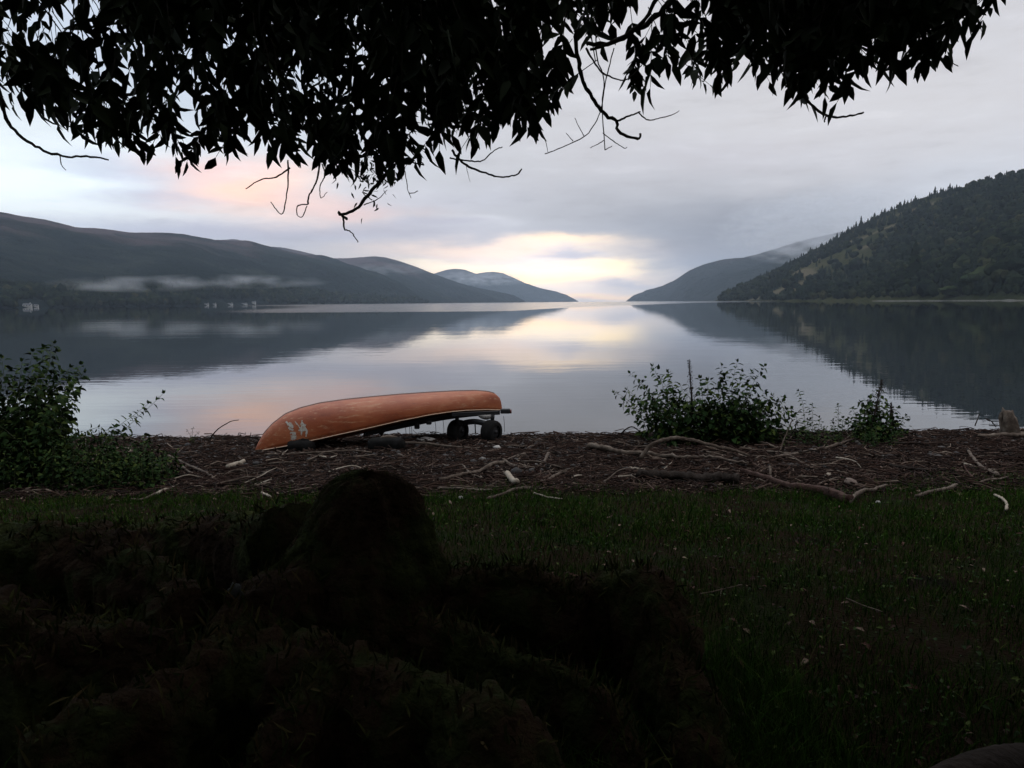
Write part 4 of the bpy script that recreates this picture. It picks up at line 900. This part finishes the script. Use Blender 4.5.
# ================================================================== shrubs and nettles
def plant(name, label, cat, stems, leafL, wdt=.5, mt='shrub', seedhead=False, step=.055, grp=None, droop=-.15, stemr=.006, base=None, bushy=0):
    """stems: list of polylines in world space"""
    b0 = stems[0][0]; e = empty(name, label, cat, grp, loc=b0); o3 = np.array(b0); S = MB(); Lm = MB()
    for st in stems:
        P = smooth_path(np.array(st)-o3, 22); ln = np.linalg.norm(np.diff(P, axis=0), axis=1).sum(); P = P+np.concatenate([[[0,0,0]], rng.normal(0, .004, (21, 3))])
        tube(S, P, np.linspace(stemr, stemr*.35, 22), 5)
        if len(stems) <= 5: S.build('stem', M['stem'], e); S = MB()
        nn_ = max(4, int(ln/step)); pos = []; dr = []; nr = []; Ls = []
        for i in range(nn_):
            u = .12+.88*(i+.5)/nn_; j = min(int(u*21), 20); q = P[j]; t_ = nrm(P[j+1]-P[j]); a0 = i*PI/2+rng.uniform(-.4, .4)
            s1 = nrm(np.cross(t_, [.3,1,.2])); s2 = np.cross(t_, s1)
            for s in (-1, 1):
                o_ = (s1*math.cos(a0)+s2*math.sin(a0))*s; l_ = leafL*(1.1-.45*u)*rng.uniform(.7, 1.25)
                # short side twigs with several leaves low down
                dd = o_+t_*.25+np.array([0,0,droop])+rng.normal(0, .2, 3); pos.append(q+nrm(dd)*leafL*.12); dr.append(dd); nr.append(t_+np.array([0,0,.6])+rng.normal(0, .3, 3)); Ls.append(l_)
                for b in range(bushy if u < .85 else 0):
                    qq = q+nrm(o_+rng.normal(0, .5, 3))*rng.uniform(.04, .16)
                    pos.append(qq); dr.append(o_+rng.normal(0, .6, 3)+np.array([0,0,-.2])); nr.append(np.array([0,0,1.])+rng.normal(0, .5, 3)); Ls.append(l_*.85)
        for _ in range(4):   # tip cluster
            pos.append(P[-1]); dr.append(nrm(P[-1]-P[-3])+rng.normal(0, .6, 3)); nr.append(rng.normal(size=3)); Ls.append(leafL*.45)
        Ls = np.array(Ls); leaves(Lm, pos, dr, nr, Ls, Ls*wdt*rng.uniform(.8, 1.2, len(Ls)), .3)
    
    if S.n: S.build('stems', M['stem'], e)
    Lm.build('leaves', M[mt], e); return e
def stem_px(base_px, tip_px, Y, mid=None, base_up=0, dY=0):
    b_ = at_y(*base_px, Y); b_ = np.array([b_.x, Y, gz(b_.x, Y)]); t_ = np.array(at_y(*tip_px, Y+dY))
    if mid is not None: m_ = np.array(at_y(*mid, Y+dY*.5))
    else: m_ = b_*.45+t_*.55+np.array([0,0,.12*(t_[2]-b_[2])]); m_[0] -= (t_[0]-b_[0])*.12
    return [b_, m_, t_]
# big bush right of centre
tips = [(615,392),(630,373),(640,382),(652,366),(660,378),(668,372),(676,395),(700,378),(708,380),(722,366),(726,374),(737,362),(742,372),(752,372),(764,366),(756,386),(772,396),(784,398),(640,400),(622,405),(690,405),(712,395),(765,392),(735,390),(776,405),(650,395),(628,390),(662,392),(700,395),(720,385),(745,395),(758,402),(680,385),(790,408),(655,410),(740,408)]
st = []
for i, tp in enumerate(tips):
    bx = 706+(tp[0]-704)*.62+rng.normal(0, 6)
    st.append(stem_px((bx, 438), tp, 12.25+rng.uniform(-.45, .35), dY=rng.uniform(-.25, .25)))
st += [stem_px((rng.uniform(650, 785), 440), (rng.uniform(632, 800), rng.uniform(398, 425)), 12.2+rng.uniform(-.5, .3)) for _ in range(44)]
plant('leafy_bush', 'big leafy nettle like bush on the driftwood in front of the water', 'bush', st, .145, .60, step=.075, bushy=1)
# dark seed spikes
def spike(label, base, top, Y, r):
    b_ = at_y(*base, Y); t_ = np.array(at_y(*top, Y)); b_ = np.array([b_.x, Y, gz(b_.x, Y)]); e = empty('dock_stalk', label, 'plant', loc=b_); P = smooth_path([b_*0, (t_-b_)*.5+np.array([.01,0,0]), t_-b_], 20)
    m = MB(); tube(m, P, np.linspace(.006, .003, 20), 5); m.build('stem', M['seed'], e)
    m = MB(); n_ = 420; u = rng.random(n_)*.62+.38; q = np.stack([np.interp(u, np.linspace(0,1,20), P[:, i]) for i in range(3)], 1)+rng.normal(0, 1, (n_, 3))*(r*(1.15-u)*(.6+.6*np.abs(np.sin(u*34))))[:, None]
    leaves(m, q, rng.normal(size=(n_, 3)), rng.normal(size=(n_, 3)), .018, .014, .3); hd = [np.array([np.interp(q_, np.linspace(0,1,20), P[:, i]) for i in range(3)]) for q_ in np.linspace(.36, .99, 10)]; m = MB() if False else m; tube(m, hd, np.linspace(r*.3, r*.06, 10), 7, rough=.6, seed=3); m.build('seed_head', M['seed'], e)
spike('dark dry seed spike standing up through the left half of the big bush', (694,436), (689,360), 12.0, .06)
spike('tall dark seed spike rising from the right nettle clump', (868,436), (882,380), 12.2, .065)
spike('short dark seed spike at the right side of the right nettle clump', (890,436), (891,403), 12.1, .035)
# nettles
st = [stem_px((806,436), (799,391), 12.3, dY=0), stem_px((812,436), (812,405), 12.2), stem_px((818,438), (820,418), 12.1), stem_px((800,438), (793,412), 12.3), stem_px((806,438), (808,420), 12.0)]
plant('nettle', 'drooping nettle stems right of the big bush', 'plant', st, .105, .6, step=.05)
st = [stem_px((838,437), (838,405), 12.3), stem_px((836,437), (832,420), 12.2), stem_px((842,437), (843,418), 12.2)]
plant('nettle', 'single short nettle standing between the two nettle clumps', 'plant', st, .09, .6, step=.045)
tips = [(852,408),(860,402),(870,398),(876,392),(882,388),(886,404),(898,408),(905,416),(848,420),(866,412),(890,418),(900,425),(856,422),(878,410),(868,420)]
st = [stem_px((874+(tp[0]-874)*.5+rng.normal(0, 4), 438), tp, 12.2+rng.uniform(-.3, .3)) for tp in tips]
plant('nettle_clump', 'clump of leafy nettles near the right end of the beach', 'plant', st, .12, .64, step=.05, bushy=2)
tips = [(rng.uniform(770, 905), rng.uniform(424, 434)) for _ in range(40)]
st = [stem_px((tp[0]+rng.normal(0, 5), 440), tp, 11.9+rng.uniform(-.5, .4)) for tp in tips]
plant('low_weeds', 'low green weeds at the foot of the nettles and the bush', 'plant', st, .06, .6, step=.05, bushy=1)
st = [stem_px((192,440), (187,430), 12.4), stem_px((193,440), (198,432), 12.4), stem_px((192,440), (193,428), 12.4)]
plant('seedling', 'small leafy seedling on the shoreline left of the canoe', 'plant', st, .05, .45, step=.05)
# bush at the left edge, nearer
tips = [(2,358),(12,378),(22,362),(33,352),(45,347),(53,343),(56,352),(62,372),(70,368),(80,365),(84,372),(78,388),(66,392),(50,380),(38,378),(24,392),(8,395),(-10,350),(-25,360),(-40,340),(30,404),(52,402),(68,408),(14,412),(40,420),(64,425),(-20,390),(-5,420),(-30,410),(75,400)]
st = [stem_px((20+(tp[0]-20)*.5+rng.normal(0, 6), 468), tp, 9.4+rng.uniform(-.4, .4), dY=rng.uniform(-.3, .3)) for tp in tips]
st += [stem_px((rng.uniform(-40, 60), 470), (rng.uniform(-40, 62), rng.uniform(400, 440)), 9.2+rng.uniform(-.5, .3)) for _ in range(20)]
plant('leafy_bush', 'dark leafy bush at the left edge of the beach', 'bush', st, .13, .60, step=.06, bushy=2)
st = [[np.array([at_y(20,470,9.2).x, 9.2, gz(-5.6,9.2)]), np.array(at_y(60,436,9.4)), np.array(at_y(110,438,9.6)), np.array(at_y(140,415,9.7)), np.array(at_y(163,394,9.8))],
      [np.array([at_y(20,470,9.2).x, 9.2, gz(-5.6,9.2)]), np.array(at_y(95,440,9.4)), np.array(at_y(120,425,9.5)), np.array(at_y(148,404,9.6))],
      [np.array([at_y(20,470,9.2).x, 9.2, gz(-5.6,9.2)]), np.array(at_y(85,432,9.4)), np.array(at_y(104,430,9.5)), np.array(at_y(122,436,9.6))]]
plant('bramble', 'arching bramble shoot reaching right from the left bush', 'plant', st, .13, .55, step=.06)
tips = [(rng.uniform(-40, 150), rng.uniform(432, 468)) for _ in range(90)]+[(rng.uniform(100, 178), rng.uniform(447, 462)) for _ in range(26)]
st = [stem_px((tp[0]+rng.normal(0, 8), 486), tp, 8.9+rng.uniform(-.5, .9)) for tp in tips]
plant('bramble_patch', 'low dark bramble patch spreading below the left bush', 'plant', st, .08, .65, step=.05, bushy=2)

# ================================================================== canoe
CA = at_y(255, 450, 11.75); CB = at_y(502, 411, 12.95)
AB = Vector((CB.x-CA.x, CB.y-CA.y, 0)); CL = AB.length; AX = AB.normalized(); SID = Vector((AX.y, -AX.x, 0))   # SID points to the camera side
def on_plane(px, py, off=0.0):
    d = pdir(px, py); O = Vector((CA.x, CA.y, 0))+SID*off; t_ = (O.x*SID.x+O.y*SID.y)/(d.x*SID.x+d.y*SID.y)
    p = Vector((0,0,CZ))+d*t_; return (p-O).dot(AX), p.z
keel_px = [(255,450),(258,443),(263,434),(272,424),(285,414),(300,408),(320,403),(345,399.5),(370,397),(400,394.3),(430,392.3),(455,391),(475,390.5),(488,391.5),(495,393.5),(500,398),(502,405),(502.5,411)]
gun_px = [(255,451),(270,448.5),(285,446),(300,442.5),(320,438.5),(340,434),(370,427.5),(400,420.5),(430,414.5),(450,411.5),(465,410),(485,409.2),(502.5,409.5)]
K = np.array([on_plane(*q) for q in keel_px]); 
def halfw(u): return .41*max(0, 1-abs(2*u-1)**2.4)**.8
G_ = []
for x_, y_ in gun_px:
    u0, z0 = on_plane(x_, y_); o_ = halfw(min(max(u0/CL, 0), 1)); u1, z1 = on_plane(x_, y_, o_); G_.append((u1, z1))
G_ = np.array(G_); u_end = K[-1][0]; u_start = min(K[0][0], K[1][0])
canoe = empty('canoe', 'upturned faded orange canoe with white brushed marks, one end propped on a trolley', 'canoe', loc=(CA.x, CA.y, 0)); canoe.rotation_euler.z = math.atan2(AX.y, AX.x)
ns, nk = 90, 36
def hull_section(u):
    U = u_start+(u_end-u_start)*u; zk = np.interp(U, K[:, 0], K[:, 1]); zg = np.interp(U, G_[:, 0], G_[:, 1]); zg = min(zg, zk-.002); return U, zk, zg, halfw(u)
def hull_pt(u, th, off=0.0):      # th 0 near gunwale .. pi far gunwale
    U, zk, zg, w = hull_section(u); w = max(w, .006); c_, s_ = math.cos(th), math.sin(th); e_ = .74
    # sides: tumblehome towards the gunwale, rounded bilge
    zg -= .55*w*max(0, (1-c_)/2); y_ = -w*math.copysign(abs(c_)**e_, c_); z_ = zg+(zk-zg)*(abs(s_)**.82)
    n_ = Vector((0, -c_, s_)).normalized(); return Vector((U, y_, z_))+n_*off
us = np.concatenate([np.linspace(0, .1, 16)**1.0, np.linspace(.1, .9, ns-32)[1:-1], np.linspace(.9, 1, 16)]); V = []
for u in us:
    for j in range(nk+1): V.append(hull_pt(u, PI*j/nk))
n_u = len(us); ii = (np.arange(n_u-1)[:, None]*(nk+1)+np.arange(nk)[None]); f = np.stack([ii+nk+1, ii+nk+2, ii+1, ii], -1).reshape(-1, 4)
hmat = mat('faded_orange_hull', [(.25,(.12,.023,.008)),(.43,(.235,.052,.016)),(.57,(.30,.083,.029)),(.72,(.38,.155,.08))], 1.1, .46, .12, 60, detail=10, spec=.4, bdist=.004, sxyz=(1,1,1.6))
ht = hmat.node_tree; hp = ht.nodes['Principled BSDF']; hr = [n for n in ht.nodes if n.type == 'VALTORGB'][0]
tcn = [n for n in ht.nodes if n.type == 'TEX_COORD'][0]
mp = ht.nodes.new('ShaderNodeMapping'); mp.inputs['Scale'].default_value = (1.2, 9, 9); mp.inputs['Rotation'].default_value = (0, .13, 0); ht.links.new(tcn.outputs['Object'], mp.inputs[0])
n_s = ht.nodes.new('ShaderNodeTexNoise'); n_s.inputs['Scale'].default_value = 2.4; n_s.inputs['Detail'].default_value = 8; n_s.inputs['Roughness'].default_value = .75; ht.links.new(mp.outputs[0], n_s.inputs['Vector'])
r2 = ht.nodes.new('ShaderNodeMapRange'); ht.links.new(n_s.outputs['Fac'], r2.inputs[0]); r2.inputs[1].default_value = .54; r2.inputs[2].default_value = .68
c1 = mixc(ht, mth(ht, 'MULTIPLY', r2.outputs[0], .8), hr.outputs[0], (.40,.22,.12))
r3 = ht.nodes.new('ShaderNodeMapRange'); ht.links.new(n_s.outputs['Fac'], r3.inputs[0]); r3.inputs[1].default_value = .42; r3.inputs[2].default_value = .28
c1 = mixc(ht, mth(ht, 'MULTIPLY', r3.outputs[0], .75), c1, (.10,.03,.018))
ht.links.new(c1, hp.inputs['Base Color'])
mb = MB(); mb.add(V, f); ho = mb.build('hull', [hmat, M['keel']], canoe); sm = ho.modifiers.new('solid', 'SOLIDIFY'); sm.thickness = .008; sm.offset = -1
for s, th in ((0, 0), (1, PI)):
    mb = MB(); P = np.array([hull_pt(u, th)+Vector((0, (-.006 if s == 0 else .006), -.004)) for u in np.linspace(.004, .996, 70)]); tube(mb, P, .0085, 6); mb.build('gunwale', M['gunwale'], canoe)
mb = MB(); P = np.array([hull_pt(u, PI/2, .004) for u in np.linspace(.03, .965, 80)]); T, N_, B_ = frames(P); V = []
for i, q in enumerate(P):
    for dy, dz in ((-.032,-.004),(-.012,.008),(.012,.008),(.032,-.004)): V.append(q+np.array([0,dy,dz]))
n_ = len(P); ii = (np.arange(n_-1)[:, None]*4+np.arange(3)[None]); mb.add(V, np.stack([ii, ii+1, ii+5, ii+4], -1).reshape(-1, 4)); mb.build('keel_strip', M['keel'], canoe)
for u in (.24, .5, .77):
    U, zk, zg, w = hull_section(u); mb = MB(); boxmesh(mb, U-.035, U+.035, -w*.98, w*.98, zg+.01, zg+.03); mb.build('thwart' if u == .5 else 'seat', M['darkwood'], canoe, smooth=False)
# white brushed marks near the low end; strokes in (px, py)
def stroke(mb, pts, wpx, seed):
    r = random.Random(seed)
    n_ = 16; P = smooth_path([(x_, y_, 0) for x_, y_ in pts], n_)
    def proj(x_, y_):     # nearest hull point whose image is (x_, y_): search along th
        best = None
        for th in np.linspace(.02, PI*.48, 60):
            lo, hi = .0, .6
            for _ in range(14):
                m_ = (lo+hi)/2; q = hull_pt(m_, th); wq = canoe.matrix_basis @ q if False else (Vector((CA.x, CA.y, 0))+AX*q.x-SID*q.y*-1*-1+Vector((0,0,q.z)))
                c_ = CM.transposed() @ (wq-Vector((0,0,CZ))); ix = 512+F*c_.x/-c_.z; iy = 384-F*c_.y/-c_.z
                if ix < x_: lo = m_
                else: hi = m_
            e_ = abs(iy-y_)
            if best is None or e_ < best[0]: best = (e_, m_, th)
        return best[1], best[2]
    C = [proj(p_[0], p_[1]) for p_ in P]
    for i in range(n_-1):
        d_ = P[i+1]-P[i]; d_ = d_/(np.linalg.norm(d_)+1e-9); nrm_ = np.array([-d_[1], d_[0], 0])
    L_, R_ = [], []
    for i in range(n_):
        d_ = P[min(i+1, n_-1)]-P[max(i-1, 0)]; d_ = d_/(np.linalg.norm(d_)+1e-9); nn_ = np.array([-d_[1], d_[0]]); w_ = wpx*.36*(.35+1.1*r.random())*min(1, .5+i/4, .5+(n_-1-i)/4)
        for sgn, lst in ((1, L_), (-1, R_)):
            u_, th_ = C[i]; 
            # px->param jacobian: x px ~ CL/247 m ; y px ~ arc
            du = nn_[0]*w_*sgn/247; dth = -nn_[1]*w_*sgn/46*1.9
            lst.append(hull_pt(u_+du, min(max(th_+dth, .02), PI*.6), .004))
    V = np.array(L_+R_); mb.add(V, np.array([[i, i+1, n_+i+1, n_+i] for i in range(n_-1)]))
mb = MB(); z1 = lambda x_, y_: (270+x_/17.07, 410+y_/17.07)
ST = [([(275,195),(300,230),(345,275),(400,300)],2.9),([(315,300),(350,330),(405,345)],2.2),([(330,215),(365,250),(395,285)],2.2),([(340,400),(395,385),(440,420)],2.4),([(350,440),(395,450),(450,450)],2.6),([(355,478),(400,486),(450,470)],2.2),([(375,380),(400,430),(425,480)],2.0),
      ([(425,195),(470,250),(515,310),(545,360)],1.6),([(545,170),(545,260),(535,350),(538,430)],1.9),([(615,250),(580,300),(545,350)],1.6),([(545,200),(580,280),(625,350),(612,460)],2.0),([(515,240),(560,235),(600,260)],1.6),([(485,350),(550,340),(640,345)],2.2),([(560,300),(600,330),(640,370)],2.4),([(520,290),(520,330),(560,380)],2.2)]
for i, (pts, w_) in enumerate(ST): stroke(mb, [z1(*q) for q in pts], w_, i)
pm = mat('white_brushed_paint', [(.3,(.26,.20,.15)),(.6,(.42,.40,.35))], 34, .75); 
o = mb.build('brushed_marks', pm, canoe, smooth=False)

# ================================================================== trolley under the raised end
tl = empty('boat_trolley', 'black steel launching trolley with two fat tyres carrying the raised end of the canoe', 'trolley', loc=(0,0,0))
W1 = at_y(458, 437, 12.75); W2 = at_y(491.5, 437, 12.55)
for i, (wp, px) in enumerate(((W1, 458), (W2, 491.5))):
    r_ = .202; g = gz(wp.x, wp.y)-.01; c = Vector((wp.x, wp.y, g+r_-.01)); adir = Vector((W2.x-W1.x, W2.y-W1.y, 0)).normalized()
    ax_ = Vector((adir.x*.93, adir.y-.33, 0)).normalized(); wd = .112
    tmb = MB(); k = 40; secs = [(-wd, .55), (-wd, .80), (-wd*.9, .93), (-wd*.6, .99), (0, 1.0), (wd*.6, .99), (wd*.9, .93), (wd, .80), (wd, .55)]
    up = Vector((0,0,1)); fw = up.cross(ax_)
    V = [c+ax_*o_+(fw*math.cos(2*PI*j/k)+up*math.sin(2*PI*j/k))*r_*s_*(1+(.012 if (j % 2 and abs(o_) < wd*.8) else 0)) for o_, s_ in secs for j in range(k)]
    fq = np.array([[a*k+j, a*k+(j+1) % k, (a+1)*k+(j+1) % k, (a+1)*k+j] for a in range(8) for j in range(k)]); tmb.add(V, fq)
    wo = tmb.build('wheel', M['tyre'], tl)
    rb = MB(); tube(rb, [c-ax_*(wd*.75), c-ax_*(wd*.7), c+ax_*(wd*.7), c+ax_*(wd*.75)], [r_*.5, r_*.57, r_*.57, r_*.5], 20); tube(rb, [c-ax_*(wd*1.05), c+ax_*(wd*1.05)], .03, 10); rb.build('rim', M['frame'], wo)
c1 = Vector((W1.x, W1.y, gz(W1.x, W1.y)+.2)); c2 = Vector((W2.x, W2.y, gz(W2.x, W2.y)+.2))
mb = MB(); arch = smooth_path([c1+Vector((-.02,0,.05)), c1+Vector((.1,0,.12)), (c1+c2)/2+Vector((0,0,.155)), c2+Vector((-.1,0,.12)), c2+Vector((.02,0,.05))], 24); tube(mb, arch, .05, 10); mb.build('axle', M['frame'], tl)
for px0, px1 in ((458,456),(492,493)):
    a = at_y(px0, 425, 12.6); b_ = at_y(px1, 412, 12.6); mb = MB(); tube(mb, [a, b_], .035, 8); mb.build('upright', M['frame'], tl)
mb = MB(); a = at_y(475, 423, 12.6); b_ = at_y(475.5, 433, 12.6); tube(mb, [a, b_], .012, 6); mb.build('prop_stand', M['frame'], tl)
def rail(px, Y0, Y1, w_, h_, name):
    s_ = np.linspace(0, 1, len(px)); P = smooth_path([at_y(x_, y_, Y0+(Y1-Y0)*q) for (x_, y_), q in zip(px, s_)], 20); V = []
    for p_ in P:
        for dy, dz in ((-w_,-h_),(w_,-h_),(w_,h_),(-w_,h_)): V.append(p_+np.array([0,dy,dz]))
    m = MB(); m.add(V, [np.array([[i*4+j, i*4+(j+1) % 4, i*4+4+(j+1) % 4, i*4+4+j] for i in range(19) for j in range(4)]), np.array([[3,2,1,0],[76,77,78,79]])]); return m.build(name, M['frame'], tl, smooth=False)
rail([(364,434.5),(390,428.5),(415,422),(440,417.5),(470,414.5),(500,412.5)], 12.2, 12.75, .035, .034, 'frame_rail')
rail([(372,433),(400,427),(440,419),(470,415),(500,412.5)], 12.7, 13.1, .03, .03, 'frame_rail')
rail([(452,414.5),(475,413.5),(498,412.5)], 12.35, 12.45, .03, .028, 'cross_bar')
mb = MB(); tube(mb, [at_y(380,431,12.3), at_y(383,434,12.3)], .05, 8); mb.build('jockey_bracket', M['frame'], tl)
for (x_, y_, w_, h_) in ((417,426,.045,.05),(429,422.5,.045,.035)):
    m = MB(); c = at_y(x_, y_, 12.3); boxmesh(m, c.x-w_, c.x+w_, c.y-.04, c.y+.04, c.z-h_, c.z+h_); o = m.build('bunk_bracket', M['frame'], tl, smooth=False); b = o.modifiers.new('b', 'BEVEL'); b.width = .015; b.segments = 2
m = MB(); c = at_y(506, 411.5, 12.7); boxmesh(m, c.x-.10, c.x+.075, c.y-.05, c.y+.05, c.z-.035, c.z+.05); o = m.build('light_board', M['frame'], tl, smooth=False); b = o.modifiers.new('b', 'BEVEL'); b.width = .02; b.segments = 3
m = MB(); tube(m, [c+Vector((.06,0,0)), c+Vector((.10,0,.0))], .036, 12); m.build('tail_light', M['lamp'], o)
m = MB(); P = [at_y(478,414,12.62), at_y(486,416.5,12.62), at_y(494,415,12.62)]; 
for i, p_ in enumerate(smooth_path(P, 8)): pass
tube(m, smooth_path(P, 8), [.02,.045,.055,.06,.06,.05,.04,.02], 10); m.build('pale_pad', M['palestone'], tl)
for x_, y0_, y1_ in ((405,425,437),(409,424,436),(411,424,438),(443,420,436),(435,421,436),(503.5,416,432)):
    m = MB(); a = np.array(at_y(x_, y0_, 12.5)); b_ = np.array(at_y(x_+.8, y1_, 12.5)); tube(m, smooth_path([a, (a+b_)/2+np.array([.008,0,0]), b_], 8), .0045, 5); m.build('strap', M['strap'], tl)
# blocks under the canoe
def block(px, py, w, h, label, mt, D):
    c = at_y(px, py, D); r_ = w/F*D/2; hh_ = h/F*D; e_ = empty('wooden_block', label, 'block', loc=(c.x, c.y, gz(c.x, c.y)-.02)); mb = MB()
    P = [(-r_, .05, hh_*.45), (-r_*.5, 0, hh_*.5), (r_*.5, 0, hh_*.5), (r_, -.05, hh_*.45)]; tube(mb, smooth_path(P, 12), np.interp(np.linspace(0,1,12), [0,.15,.85,1], [hh_*.3,hh_*.5,hh_*.52,hh_*.42]), 14, rough=.15, seed=int(px)); mb.build('log', M['tyre'], e_)
    mb = MB(); tube(mb, smooth_path([(-r_*.3,-.0,hh_*.98),(r_*.3,0,hh_*1.0),(r_*.7,0,hh_*.98)], 8), [.01,.02,.025,.03,.03,.025,.02,.01], 8, rough=.4); mb.build('top_edge', M[mt], e_)
block(386, 443, 34, 14, 'dark chunky block with a yellowish top edge under the middle of the canoe', 'drift', 11.7)
block(301, 445, 24, 13, 'dark round block propping the low left end of the canoe', 'tyre', 11.7)
